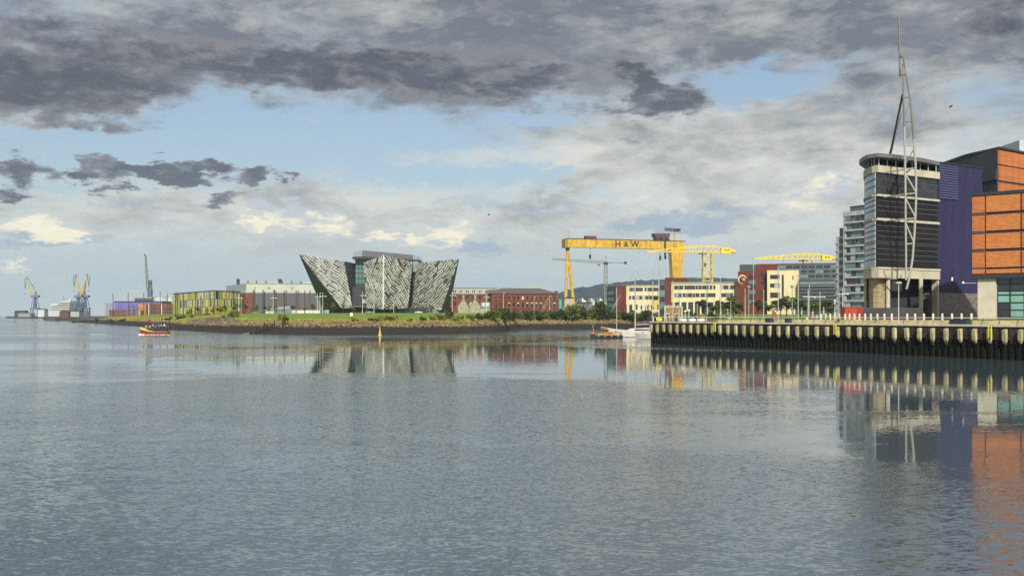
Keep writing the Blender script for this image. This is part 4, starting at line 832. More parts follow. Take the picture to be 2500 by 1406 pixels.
q.set(p.inputs['Base Color'], q.mix(q.ss(q.m('ADD', sp.outputs[2], fz), 2.75, 3.3), (.03, .03, .02), cA)); q.set(q.n('ShaderNodeOutputMaterial').inputs[0], p.outputs[0])
for k in range(42):
    u = 1.1 + k * 2.86; w = .28 + .05 * random.Random(k + 90).random(); rr = random.Random(k); zb = 2.25 + rr.uniform(-.4, .45); lean = rr.uniform(-.05, .05)
    MB().add([qf.pt(u - w, 2.9, .95), qf.pt(u + w, 2.9, .95), qf.pt(u + w, 2.9, .5), qf.pt(u - w, 2.9, .5), qf.pt(u - w, 4.35, 1.0), qf.pt(u + w, 4.35, 1.0), qf.pt(u + w, 4.5, .5), qf.pt(u - w, 4.5, .5),
              qf.pt(u - w * .45 + lean, zb, .75), qf.pt(u + w * .5 + lean, zb, .75), qf.pt(u + w * .5 + lean, zb, .5), qf.pt(u - w * .45 + lean, zb, .5)],
             [(4, 5, 6, 7), (0, 1, 5, 4), (1, 2, 6, 5), (3, 0, 4, 7), (8, 9, 1, 0), (9, 10, 2, 1), (11, 8, 0, 3), (11, 10, 9, 8)]).build('fender', FM, QW)
LY = mat('ladder_yellow', (.75, .68, .05), .6, 0, .1)
for k, (u, lab) in enumerate(((28.2, 'yellow quay ladder nearest the pier end'), (66.6, 'yellow quay ladder in the middle of the wall'), (101.6, 'yellow quay ladder nearest the orange building'))):
    t = thing('quay_ladder', lab, 'ladder', qf.pt(u, 2, .6), 'yellow ladders on the quay wall')
    for s in (-.28, .28): qf.part('rail', LY, t, u + s - .06, u + s + .06, 3.1, 5.0, 1.0, 1.12)
    for j in range(6): qf.part('rung', LY if j > 0 else DARK, t, u - .22, u + .22, 3.15 + j * .33, 3.23 + j * .33, 1.02, 1.10)
# railing
RT = thing('quay_railing', 'white topped railing with raked dark posts along the quay edge', 'railing', qf.pt(50, QZ, 0))
MB().tube(qf.pt(.1, 6.12, .1), qf.pt(QL, 6.12, .1), .055, n=6).build('top_rail', WHITE, RT)
for z in (5.45, 5.75): MB().tube(qf.pt(.1, z, .2), qf.pt(QL, z, .2), .012, n=4).build('wire', STEEL, RT)
for k in range(38): MB().bar(qf.pt(.3 + k * 3.3, 5.1, .42), qf.pt(.3 + k * 3.3 + .12, 6.12, .08), .075).build('post', DARK if k % 2 else RUST, RT)
e0 = Fac(tuple(Q0 + Vector((13.8, 5.8))), tuple(Q0)); MB().tube(e0.pt(0, 6.12, -.1), e0.pt(e0.L, 6.12, -.1), .055, n=6).build('end_rail', WHITE, RT)
for k in range(5): MB().bar(e0.pt(k * 3.6, 5.0, 0), e0.pt(k * 3.6, 6.12, -.1), .08).build('post', WHITE, RT)
# low planter wall, grass and blocks behind the rail
PW = mat('planter_concrete', (.66, .57, .32), .85, 0, .22, .5)
PT = thing('planter_wall', 'low buff planter wall running behind the quay railing', 'wall', qf.pt(60, QZ, -5))
for k in range(24):
    u = 20 + k * 4.0
    if k in (17, 23): continue
    qf.part('block', PW, PT, u, u + 3.94, QZ, QZ + (.78 if k > 5 else .55 + .04 * k), -6.2, -5.2)
gm = MB(); qf.box(gm, 19, 60, QZ, QZ + .82, -13, -6.25); gm2 = MB(); qf.box(gm2, 88, 120, QZ, QZ + .95, -14, -6.25)
GRS = mat('lawn_green', (.12, .24, .03), .9, 0, .3, .6)
tag(gm.build('grass_bed', GRS), 'strip of grass behind the middle of the quay railing', 'lawn'); tag(gm2.build('grass_bed', GRS), 'bright lawn strip in front of the orange building', 'lawn')
INK = mat('ink_block', (.025, .028, .05), .6, 0, .1)
for u, w, lab in ((38.5, 1.8, 'dark box seat behind the railing, left of the grass bed end'), (45, 1.2, 'slim dark bin behind the railing beside the dark box seat'), (88.2, 3.6, 'dark gap screen in the planter wall below the lamp'), (112.2, 3.8, 'dark screen at the right end of the planter wall')):
    b = MB(); qf.box(b, u, u + w, QZ, QZ + .92, -5.0, -4.2); o = thing('dark_screen', lab, 'screen', qf.pt(u + w / 2, QZ, -4.6)); b.build('panel', INK, o); qf.part('frame', DARK, o, u - .08, u + w + .08, QZ + .92, QZ + .98, -5.05, -4.15)
# white posts
PXP = [2005, 2016, 2027, 2038, 2049, 2063, 2074, 2086, 2098, 2112, 2126, 2142, 2159, 2177, 2214.5, 2234, 2255.5, 2278, 2300.5, 2324, 2347.5, 2371.5]
POSTM = mat('post_white', (.60, .57, .46), .7, 0, .12); proto = None
for k, px in enumerate(PXP):
    # stand on a line parallel to the quay, 8 m inland
    s = (px - CX) / F; B0 = Q0 - qf.n * 8; t_ = (s * B0.y - B0.x) / (QD.x - s * QD.y); P = B0 + QD * t_
    if proto is None:
        proto = thing('white_post', '', 'post', (0, 0, 0)); MB().tube((0, 0, 0), (0, 0, 1.72), .18, n=8).build('shaft', POSTM, proto); MB().lathe((0, 0, 0), [(.2, 1.722), (.2, 1.80), (.1, 1.88)], 8).build('cap', POSTM, proto); used = False
    place(proto, used, (P.x, P.y, QZ), 0, 1, '%s from the left of the short white posts behind the quay railing' % ORD[k], 'white posts behind the quay railing'); used = True
# lamps on the quay
def lamp_post(name, label, x, y, z0, z1, kind, m=None, group=None):
    m = m or mat('lamp_white', (.62, .66, .64), .5, .1, .06); t = thing(name, label, 'lamp post', (x, y, z0), group); h = z1 - z0; r = .012 * h
    MB().tube((x, y, z0 - .3), (x, y, z1), r, r * .6, 7).build('pole', m, t); MB().tube((x, y, z0), (x, y, z0 + h * .06), r * 1.5, n=8).build('base', m, t)
    if kind == 'cup': MB().lathe((x, y, z1), [(r, 0), (.5, h * .045), (.55, h * .055), (.4, h * .075)], 10).build('lantern', m, t)
    elif kind == 'arms':
        MB().bar((x - .25 * h * .5, y, z1 - h * .18), (x + .25 * h * .7, y, z1 - h * .18), .16).build('arm', m, t); MB().box(x + .25 * h * .5, x + .25 * h * .72, y - .3, y + .3, z1 - h * .2, z1 - h * .185).build('lamp_head', m, t)
    elif kind == 'ball': MB().ball((x, y, z1), .35).build('lantern', m, t)
    else: MB().box(x - .1, x + .09 * h, y - .2, y + .2, z1, z1 + .15).build('lamp_head', m, t)
lamp_post('quay_lamp', 'white column lamp with cup lantern before the tall dark glass arena front', gx(2194, 186), 186, QZ, gz(696, 186), 'cup', POSTM)
LP = [(583, 718, 'arms', 'white lamp mast with cross arms beside the striped building'), (589, 729, 'bar', 'shorter lamp post right of the striped building corner'), (667, 719, 'arms', 'white lamp mast with cross arm before the paint hall'), (775, 716, 'arms', 'leftmost of three white masts left of the museum'), (781, 716, 'bar', 'middle of three white masts left of the museum'), (788, 714, 'arms', 'rightmost of three white masts left of the museum'),
      (885, 712, 'arms', 'tall white lamp mast before the dark museum entrance'), (913, 716, 'bar', 'lamp post before the left face of the centre prow'), (961, 727, 'bar', 'lamp post before the right face of the centre prow'), (1062, 745, 'bar', 'short lamp post under the right museum wing'), (1104, 712, 'arms', 'white lamp mast between museum and gabled houses'), (1187, 717, 'arms', 'white lamp mast at the left end of the brick office'),
      (1229, 716, 'bar', 'pale lamp post before the first third of the brick office'), (1236, 717, 'bar', 'dark lamp post before the first third of the brick office'), (1304, 726, 'bar', 'lamp post before the middle of the brick office'), (1342, 724, 'bar', 'lamp post near the right end of the brick office')]
for k, (px, py, kd, lab) in enumerate(LP):
    Y = 585 if px < 1090 else 570; x = gx(px, Y); lamp_post('lamp_post', lab, x, Y, land(x, Y), gz(py, Y), kd, DARK if 'dark lamp' in lab else None, 'white lamp masts along the lawn')
for px, py, Y, kd, lab in ((1803, 733, 250, 'cup', ''), ):
    pass
for k, (px, py, lab) in enumerate(((1828, 706, 'slim green lamp post before the emblem tower'), (1934, 704, 'slim green cup lamp before the cream block'), (1973, 706, 'pale lamp post before the glass annex'), (2002, 712, 'pale post with cross arms before the glass annex'), (2050, 708, 'green lamp post at the apartment corner'), (2057, 703, 'pale mast with cross arms beside the apartments'), (2038, 735, 'thick pale column beside the apartments'))):
    Y = 300; x = gx(px, Y); lamp_post('marina_lamp', lab, x, Y, QZ if px > 1990 else 2.0, gz(py, Y), ('cup', 'cup', 'arms', 'arms', 'bar', 'arms', 'ball')[k], mat('lamp_green', (.24, .36, .32), .6, 0, .1) if 'green' in lab else None)

# ================================================================ arena science block with glass front
z = lambda py: gz(py, 218)
AR = thing('arena_block', 'tall arena block with dark glass front, curved side and indigo wall', 'arena', (80, 224, QZ))
fA, fB = (gx(2138, 218), 218.0), (gx(2289, 229), 229.0); f = Fac(fA, fB); L = f.L
CURVE = [(73.9, 231), (73.0, 228.4), (72.35, 226), (71.95, 223.5), (71.8, 221), (71.75, 219.2)]
body = CURVE + [fA, fB, (fB[0] + 4, 245), (78, 245)]
STF = mat('stone_fascia', (.46, .43, .33), .8, 0, .12, .4); CGL = mat('smoked_glass', (.014, .010, .011), .15, 0, .3, .12, spec=.2); ZNC = mat('zinc_panel', (.40, .44, .47), .35, .45, .08, .3)
MB().prism([(x + .1, y + .15) for x, y in body], z(655), z(400)).build('core', DARK, AR)
def band(name, m, py0, py1, off):
    pts = [(x - off * .9, y - off * .3) for x, y in CURVE] + [f.pt(-.0, 0, off)[:2], f.pt(L, 0, off)[:2]]
    inn = [(x + .2, y + .1) for x, y in CURVE] + [f.pt(.1, 0, -.1)[:2], f.pt(L, 0, -.1)[:2]]; z0_, z1_ = z(py0), z(py1); mb = MB(); n = len(pts)
    for i in range(n - 1):
        mb.hexa([(*pts[i], z0_), (*pts[i + 1], z0_), (*inn[i + 1], z0_), (*inn[i], z0_), (*pts[i], z1_), (*pts[i + 1], z1_), (*inn[i + 1], z1_), (*inn[i], z1_)])
    return mb.build(name, m, AR)
for a, b in ((421, 404), (479, 474), (538, 532)): band('stone_band', STF, a, b, .55)
band('fascia', STF, 678, 656.5, .6); band('fascia_lip', mat('fascia_lip', (.52, .49, .40), .8, 0, .1), 656.3, 652, .75)
rows = [421.3, 438, 455, 473.7, None, 479.3, 489, 501.5, 513.5, 531.7, None, 538.3, 550, 563, 576, 589, 594, 607, 620, 633, 651.8]
prev = None
for r in rows:
    if r is None: prev = None; continue
    if prev is not None:
        zz0, zz1 = z(r), z(prev)
        n_ = 3
        for j in range(n_): f.window(AR, .15 + j * (L - .3) / n_, zz0 + .05, (L - .3) / n_ - .03, zz1 - zz0 - .1, DARK, CGL if r > 478 else mat('upper_glass', (.03, .034, .04), .1, 0, .5, .15, spec=.4), .035, proud=.05, name='glass_panel', d=.02)
        for i in range(len(CURVE) - 1):
            a, b = CURVE[i], CURVE[i + 1]; fc_ = Fac(a, b)
            fc_.part('side_panel', ZNC, AR, .03, fc_.L - .03, zz0 + .1, zz1 - .1, 0, .14)
        fc_ = Fac(CURVE[-1], fA); fc_.part('side_panel', ZNC, AR, .03, fc_.L - .03, zz0 + .1, zz1 - .1, 0, .14)
    f.part('mullion', mat('mullion_grey', (.13, .13, .14), .4, .3, .05), AR, .05, L - .05, z(r) - .045, z(r) + .045, .0, .14)
    prev = r
for (ua, pa, ub, pb) in ((.20, 421, .20, 474), (.35, 421, .35, 474), (.22, 470, .34, 424)): MB().bar(f.pt(L * ua, z(pa), .12), f.pt(L * ub, z(pb), .12), .42).build('inner_brace', BLK, AR)
# roof canopy with posts
cp = [(x - 1.5, y - .6) for x, y in CURVE[1:]] + [f.pt(-1.0, 0, 1.3)[:2], f.pt(3, 0, 1.9)[:2], f.pt(L * .6, 0, 1.9)[:2], f.pt(L + .3, 0, .3)[:2], (fB[0] + 3, 243), (79, 243)]
zc = z(386); CAN = mat('canopy_grey', (.16, .165, .17), .5, .2, .1)
MB().prism(cp, zc, zc + .75).build('roof_canopy', CAN, AR)
for k in range(8): p = f.pt(.8 + k * (L - 1.5) / 7, 0, .1); MB().bar((p.x, p.y, z(404)), (p.x, p.y, zc + .1), .2).build('canopy_post', STEEL, AR)
for x_, y_ in CURVE: MB().bar((x_ + .1, y_ + .1, z(404)), (x_ + .1, y_ + .1, zc + .1), .2).build('canopy_post', STEEL, AR)
# undercroft
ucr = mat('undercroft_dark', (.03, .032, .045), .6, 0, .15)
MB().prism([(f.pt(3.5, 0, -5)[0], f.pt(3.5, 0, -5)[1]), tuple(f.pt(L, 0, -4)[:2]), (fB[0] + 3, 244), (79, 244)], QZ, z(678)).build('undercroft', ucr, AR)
for px in (2168, 2248):
    p = at(px, 700, 219 + (px - 2138) * .05); MB().lathe((p.x, p.y, 0), [(.42, QZ), (.42, z(678))], 12).build('column', STF, AR)
STB = bpy.data.materials.new('coursed_stone'); STB.use_nodes = True; t_ = STB.node_tree; t_.nodes.clear(); q = G(t_); p = q.n('ShaderNodeBsdfPrincipled'); p.inputs['Roughness'].default_value = .85
def brick_nodes(q, p, c1, c2, cm, bw, bh, ms, axes):
    sp = q.n('ShaderNodeSeparateXYZ'); q.set(sp.inputs[0], q.n('ShaderNodeNewGeometry').outputs['Position']); cb = q.n('ShaderNodeCombineXYZ')
    q.set(cb.inputs[0], q.m('ADD', q.m('MULTIPLY', sp.outputs[0], axes[0]), q.m('MULTIPLY', sp.outputs[1], axes[1]))); q.set(cb.inputs[1], sp.outputs[2])
    b = q.n('ShaderNodeTexBrick'); q.set(b.inputs['Vector'], cb.outputs[0]); b.inputs['Scale'].default_value = 1.0; b.inputs['Brick Width'].default_value = bw; b.inputs['Row Height'].default_value = bh; b.inputs['Mortar Size'].default_value = ms
    for n_, c_ in (('Color1', c1), ('Color2', c2), ('Mortar', cm)): b.inputs[n_].default_value = (*c_, 1)
    q.set(p.inputs['Base Color'], b.outputs[0]); bp = q.n('ShaderNodeBump'); bp.inputs['Distance'].default_value = .03; bp.invert = True; q.set(bp.inputs['Height'], b.outputs['Fac']); q.set(p.inputs['Normal'], bp.outputs[0])
brick_nodes(q, p, (.46, .37, .21), (.30, .25, .16), (.14, .12, .08), .9, .42, .035, (.75, .66)); q.set(q.n('ShaderNodeOutputMaterial').inputs[0], p.outputs[0])
mb = MB(); sw = [(72.9, 229), (72.45, 226), (72.25, 223.5), (72.2, 221), (72.9, 220), (75.6, 221.6), (75.9, 223.5)]
mb.prism(sw, QZ, z(678)).build('stone_wall', STB, AR)
f.window(AR, L * .42, z(708), L * .18, z(682) - z(708), STEEL, mat('pale_window', (.14, .17, .2), .1, 0, .4, .4, spec=.8), .1, bars=1, d=-2.9)
# indigo wall
IND = mat('indigo_render', (.020, .018, .068), .7, 0, .2, .5, stretch=(1, 1, .25)); h = Fac((gx(2290.5, 229.2), 229.2), (gx(2398, 238), 238)); zt_ = gz(398, 229)
h.part('indigo_wall', IND, AR, 0, h.L, gz(716, 232), zt_, -10, 0)
LV = mat('violet_louvre', (.05, .048, .13), .5, .1, .1)
h.part('louvre_field', LV, AR, .15, h.L * .42, gz(487, 231), zt_ - .25, 0, .10)
for k in range(14): h.part('louvre', mat('louvre_blade', (.075, .072, .18), .5, .1, .08), AR, .2, h.L * .41, gz(486 - k * 6.1, 231), gz(483.5 - k * 6.1, 231), .1, .28)
GST = bpy.data.materials.new('grey_block_stone'); GST.use_nodes = True; t_ = GST.node_tree; t_.nodes.clear(); q = G(t_); p = q.n('ShaderNodeBsdfPrincipled'); p.inputs['Roughness'].default_value = .6
brick_nodes(q, p, (.13, .12, .11), (.22, .20, .17), (.05, .048, .045), 1.1, .45, .04, (.85, .5)); q.set(q.n('ShaderNodeOutputMaterial').inputs[0], p.outputs[0])
h.part('stone_plinth', GST, AR, -.3, h.L + .3, QZ, gz(716, 232) - .002, -9, .25); h.part('corner_pier', STF, AR, -.75, -.32, QZ, z(678), -1, .4)
h.part('wall_sign', WHITE, AR, h.L * .29, h.L * .32, gz(686, 232), gz(677, 232), 0, .1)
h.part('cornice', DARK, AR, -.1, h.L + .1, zt_, zt_ + .3, -10, .15)
# ---- signal mast in front of the glass
MT = thing('signal_mast', 'tall curved white lattice mast rising past the arena roof', 'mast', (gx(2213, 213), 213, z(705))); YM = 213
MW = mat('mast_white', (.34, .335, .31), .5, .1, .06); MD = mat('mast_dark_grey', (.16, .16, .14), .6, .1, .1)  # upper parts of the mast take the darker grey
RC = [(2204, 130), (2209, 165), (2214, 195), (2222, 242), (2227, 290), (2231, 340), (2235, 400), (2236.5, 440), (2236, 500), (2232.5, 570), (2228, 630), (2221, 675), (2213, 706)]
LC = [(2204.5, 155), (2205, 200), (2206, 250), (2208, 310), (2209.5, 380), (2210.5, 450), (2211, 540), (2212, 620), (2212, 684)]
def interp(C, y):
    for (a, b), (c, d) in zip(C, C[1:]):
        if b <= y <= d: return a + (c - a) * (y - b) / (d - b)
    return C[-1][0]
pt_ = lambda px, py, dy=0: Vector((gx(px, YM), YM + dy, gz(py, YM)))
def chord(name, C, r):
    lo, up = MB(), MB()
    for (a, b), (c, d) in zip(C, C[1:]): (up if b < 300 else lo).tube(pt_(a, b), pt_(c, d), r * (.7 if b < 250 else 1), r * (.7 if d < 250 else 1), n=8)
    up.build(name, MD, MT); lo.build(name, MW, MT)
chord('outer_chord', RC, .22); chord('inner_chord', LC, .19)
ys = [185, 238, 297, 355, 412, 473, 534, 595, 655]
for y_ in ys: MB().tube(pt_(interp(LC, y_), y_ + 1), pt_(interp(RC, y_ - 1), y_ - 1), .12, n=6).build('rung', MD if y_ < 300 else MW, MT)
for a, b in ((245, 288), (305, 345), (362, 402)): MB().tube(pt_(interp(RC, a), a), pt_(interp(LC, b), b), .1, n=6).build('diagonal', MD, MT)
for a, b in ((425, 470), (485, 530), (545, 592)): MB().tube(pt_(interp(LC, a), a), pt_(interp(RC, b), b), .17, n=6).build('diagonal', MW, MT)
MB().tube(pt_(2195.5, 40, .3), pt_(2199, 188, .3), .2, .24, 6).build('antenna', MD, MT)
for y_, w in ((65, 3), (93, 5), (107, 5), (120, 5)): MB().box(gx(2196 - w / 2, YM), gx(2197 + w / 2, YM), YM + .1, YM + .5, gz(y_ + 1, YM), gz(y_, YM)).build('antenna_step', MD, MT)
MB().box(gx(2198, YM), gx(2211, YM), YM - .2, YM + .6, gz(183, YM), gz(168, YM)).build('antenna_clamp', MD, MT); MB().box(gx(2198, YM), gx(2205, YM), YM - .2, YM + .6, gz(140, YM), gz(133, YM)).build('antenna_clamp', MD, MT)
MB().tube(pt_(2204, 230), Vector((gx(2170, 226), 226, zc + .5)), .22, n=6).build('back_stay', mat('stay_brown', (.12, .08, .06), .6, .1, .1), MT)
for x_ in (2165, 2172): MB().tube(pt_(2203, 270), Vector((gx(x_, 226), 226, zc + .6)), .03, n=4).build('stay_cable', DARK, MT)
for y_ in (413, 474, 534, 655): MB().tube(pt_(2180, y_ + 1, 5), pt_(2212, y_, 0), .13, n=6).tube(pt_(2224, y_, 0), pt_(2240, y_ + 1, 7), .12, n=6).build('bracket', MW, MT)

# ================================================================ terracotta building
TB = thing('terracotta_building', 'arena building clad in bright orange terracotta panels with dark bands', 'arena', (88, 195, QZ))
f = Fac((gx(2372.5, 197), 197.0), (gx(2562, 188), 188.0)); L = f.L; zt_ = gz(480, 197); zso = gz(671, 197)
OM = []
for k, (c1, c2) in enumerate((((.56, .19, .052), (.43, .135, .04)), ((.60, .225, .058), (.48, .16, .045)), ((.52, .155, .05), (.40, .11, .04)))):
    m_ = bpy.data.materials.new('terracotta_%s' % 'abc'[k]); m_.use_nodes = True; t_ = m_.node_tree; t_.nodes.clear(); q = G(t_); p = q.n('ShaderNodeBsdfPrincipled'); p.inputs['Roughness'].default_value = .75
    brick_nodes(q, p, c1, c2, (.22, .065, .02), .62, .24, .02, (.7, -.71)); q.set(q.n('ShaderNodeOutputMaterial').inputs[0], p.outputs[0]); OM.append(m_)
GRB = mat('graphite_band', (.035, .037, .048), .5, .1, .1)
f.part('body', GRB, TB, 0, L, zso, zt_, -18, 0); f.part('coping', GRB, TB, -.2, L + .2, zt_, zt_ + .55, -18.2, .35)
cols_ = [(.012, .180), (.198, .640), (.660, 1.0)]
for (a, b) in ((480.5, 521), (526.5, 565.5), (571, 609.5), (615, 654), (657.5, 669)):
    for k, (u0, u1) in enumerate(cols_): f.part('terracotta_panel', OM[k % 3 if a < 650 else 1], TB, L * u0 + .02, L * u1 - .02, gz(b, 197), gz(a, 197) - .12, 0, .28)
    f.part('grey_joint_band', mat('joint_grey', (.10, .10, .13), .5, .1, .1), TB, .1, L * .19, gz(b, 197) - .36, gz(b, 197) - .06, 0, .14)
f.part('soffit', GRB, TB, -.4, L, zso - .75, zso, -16, .5)
f.part('ground_floor', mat('ground_glaze', (.03, .03, .035), .15, 0, .2, spec=.6), TB, 2.8, L, QZ, zso - .76, -12, -.8)
f.part('stone_pillar', mat('pale_render', (.50, .48, .38), .85, 0, .1, .4), TB, 1.0, 4.1, QZ, zso - .76, -5, -.1)
TURQ = mat('turquoise_glass', (.18, .36, .31), .15, 0, .12, .3, spec=.7)
for a, b in ((774, 757), (756.5, 739.5), (738.5, 720.5), (719.5, 711), (710, 695), (694, 678)):
    for k in range(2):
        gm_ = TURQ if (a < 740 and a > 715) or (a > 738 and k == 1) else GLASS
        f.window(TB, 4.25 + k * 2.15, gz(a, 194), 2.05 if k == 0 else 2.3, gz(b, 194) - gz(a, 194) - .03, DARK, gm_, .06, proud=.08, name='shop_pane', d=-.75)
for k in range(3): f.window(TB, 9.0 + k * 1.2, gz(774, 193), 1.1, 7.0, DARK, GLASS, .06, name='shop_pane', d=-.75)
f.window(TB, 9.6, gz(692, 193), 2.5, 1.2, DARK, TURQ, .06, name='shop_pane', d=-.7)
f.part('wall_lamp_arm', WHITE, TB, -1.3, .9, gz(691.5, 197), gz(690.8, 197), .3, .38); p = f.pt(-1.4, gz(690, 197), .34); MB().ball(p, .24).build('wall_lamp', WHITE, TB)
# upper block
g2 = Fac((gx(2362, 258), 258.0), (gx(2435, 247), 247.0)); g3 = Fac((gx(2435.3, 247), 247.0), (gx(2560, 262), 262.0)); zu = gz(363, 247)
CHC = mat('charcoal_brick', (.050, .052, .060), .75, 0, .15, .5)
MB().prism([tuple(g2.A), tuple(g3.A), tuple(g3.pt(g3.L, 0)[:2]), (g3.pt(g3.L, 0)[0], 285), (g2.A[0], 285)], gz(480, 247) - 12, zu).build('upper_body', CHC, TB)
MB().prism([tuple(g2.pt(-.3, 0, .3)[:2]), tuple(g3.pt(0, 0, .4)[:2]), tuple(g3.pt(g3.L, 0, .4)[:2]), (g3.pt(g3.L, 0)[0], 285.4), (g2.A[0] - .3, 285.4)], zu, zu + .4).build('upper_coping', GRB, TB)
for a, b in ((367, 401), (404, 440), (446, 476)):
    g3.part('terracotta_panel', OM[2], TB, .1, 1.1, gz(b, 247), gz(a, 247), 0, .25); g3.part('terracotta_panel', OM[0], TB, 1.16, g3.L, gz(b, 247), gz(a, 247), 0, .25)
g2.part('recess_band', GRB, TB, g2.L * .45, g2.L + .3, gz(443, 250), gz(419, 250), 0, .6)
MB().box(gx(2484, 255), gx(2540, 255), 254, 265, zu + .4, gz(344, 255)).build('roof_pavilion', mat('pale_glass_box', (.42, .47, .5), .15, 0, .1, spec=.7), TB)

# hoarding, red containers
Y = 206; t = thing('dark_hoarding', 'long dark site hoarding in front of the arena undercroft', 'hoarding', (gx(2180, Y), Y, QZ)); HB = mat('hoarding_dark', (.035, .037, .045), .7, 0, .2)
for k in range(8): MB().box(gx(2108, Y) + k * 1.37, gx(2108, Y) + k * 1.37 + 1.34, Y, Y + .08, QZ, gz(751, Y)).build('panel', HB, t)
MB().box(gx(2108, Y), gx(2252, Y), Y + .09, Y + .25, gz(752.5, Y), gz(751.6, Y)).build('rail', DARK, t)
RED = mat('container_red', (.42, .055, .025), .6, 0, .15, .5); RED2 = mat('container_red_dark', (.26, .035, .02), .6, 0, .15, .5)
for k, (a, b, lab) in enumerate(((2062, 2092, 'left red skip container with ribbed panels beside the dark hoarding'), (2093, 2107, 'right red skip container touching the dark hoarding'))):
    Y = 212; t = thing('skip_container', lab, 'container', (gx((a + b) / 2, Y), Y, QZ), 'red skip containers'); x0, x1, z1_ = gx(a, Y), gx(b, Y), gz(751 if k == 0 else 752, Y)
    MB().box(x0, x1, Y, Y + 3, QZ, z1_).build('body', RED if k == 0 else RED2, t); n_ = 4
    for j in range(n_): MB().box(x0 + (x1 - x0) * (j + .1) / n_, x0 + (x1 - x0) * (j + .35) / n_, Y - .12, Y - .002, QZ, z1_ - .25).build('rib', RED2, t)
    MB().box(x0 - .05, x1 + .05, Y - .15, Y + 3.05, z1_ + .002, z1_ + .15).build('rim', RED, t)
# ---- apartments
AP = thing('apartment_block', 'white curved apartment block with bands of balcony glass', 'apartments', (gx(2090, 400), 400, QZ)); Y = 400
f = Fac((gx(2062, 403), 403), (gx(2128, 391.5), 391.5)); L = f.L; AW = mat('apartment_white', (.42, .44, .43), .7, 0, .12, .4, stretch=(1, 1, .2))
f.part('body', mat('apartment_shade', (.20, .22, .23), .5, 0, .15, .3), AP, .3, L, QZ, gz(517, Y), -16, -.4); f.part('penthouse', mat('pent_grey', (.10, .11, .12), .4, 0, .1), AP, 1.2, L, gz(517, Y), gz(503.5, Y), -14, -1.5); f.part('pent_roof', STEEL, AP, .9, L, gz(503.5, Y), gz(502.5, Y), -14, -1.2)
f.part('corner_pier', AW, AP, -.4, .9, QZ, gz(518, Y), -16, .3); f.part('parapet', AW, AP, -.4, L, gz(527, Y), gz(516.5, Y), -1, .5)
rp = random.Random(11)
for k in range(12):
    py = 543 + k * 19.1
    f.part('floor_slab', AW, AP, .9, L, gz(py + 2.6, Y), gz(py - 1.6, Y), -1, .75)
    for j in range(5):
        gm_ = rp.choice((GLASSB, GLASSB, BLU, GLASS, GLASS)) if k % 3 else rp.choice((GLASS, GLASS, BLU, GLASSB)); f.window(AP, .95 + j * (L - 1) / 5, gz(py - 2.2, Y), (L - 1) / 5 - .02, gz(py - 16, Y) - gz(py - 2.2, Y), STEEL, gm_, .05, name='balcony_glass', d=rp.choice((-.1, .35)))
    if k % 3 == 0: f.part('side_screen', AW, AP, L - 2.0, L - .3, gz(py - 2, Y), gz(py - 16, Y), .2, .6)
f2 = Fac((gx(2041, 409), 409), (gx(2061.7, 405), 405)); f2.part('left_wing', AW, AP, 0, f2.L, QZ, gz(576, 404), -14, 0); f2.part('left_penthouse', GLASS, AP, 1.0, f2.L - .3, gz(576, 404), gz(556, 404), -10, -.8)
for k in range(10): f2.window(AP, f2.L * .38, gz(592 + k * 18, 404), f2.L * .5, 1.7, STEEL, GLASS, .1, bars=1); f2.part('balcony', AW, AP, -.5, f2.L * .3, gz(594 + k * 18, 404), gz(592.6 + k * 18, 404), 0, .6)
f2.part('left_pent_roof', AW, AP, .7, f2.L - .1, gz(556, 404), gz(555, 404), -10.2, -.5)
# ================================================================ vegetation
def leaf_mat(name, c, c2):
    m = bpy.data.materials.new(name); m.use_nodes = True; t = m.node_tree; t.nodes.clear(); q = G(t); p = q.n('ShaderNodeBsdfPrincipled'); p.inputs['Roughness'].default_value = .7; p.inputs['Specular IOR Level'].default_value = .2
    pos = q.n('ShaderNodeNewGeometry').outputs['Position']; q.set(p.inputs['Base Color'], q.mix(q.ss(q.noise(pos, 1.1, 3, .6), .3, .7), c, c2)); q.set(q.n('ShaderNodeOutputMaterial').inputs[0], p.outputs[0]); return m
LFD = leaf_mat('leaf_dark_green', (.018, .032, .008), (.07, .095, .02)); LFM = leaf_mat('leaf_mid_green', (.04, .065, .012), (.15, .18, .035)); LFY = leaf_mat('leaf_yellow_green', (.08, .09, .015), (.26, .24, .05)); BARK = mat('bark', (.07, .05, .035), .9, 0, .3, 2)
def leaves(mb, lobes, n, size, rnd):
    for k in range(n):
        c, r = rnd.choice(lobes); d = Vector((rnd.gauss(0, 1), rnd.gauss(0, 1), rnd.gauss(0, 1))).normalized(); p = Vector(c) + Vector((d.x * r[0], d.y * r[1], d.z * r[2])) * (rnd.random() ** .4)
        a = Vector((rnd.gauss(0, 1), rnd.gauss(0, 1), rnd.gauss(0, .6))).normalized(); b = a.cross(Vector((rnd.gauss(0, 1), rnd.gauss(0, 1), rnd.gauss(0, 1)))).normalized(); s = size * rnd.uniform(.6, 1.4)
        mb.add([p - a * s, p + b * s * .55, p + a * s, p - b * s * .55], [(0, 1, 2, 3)])
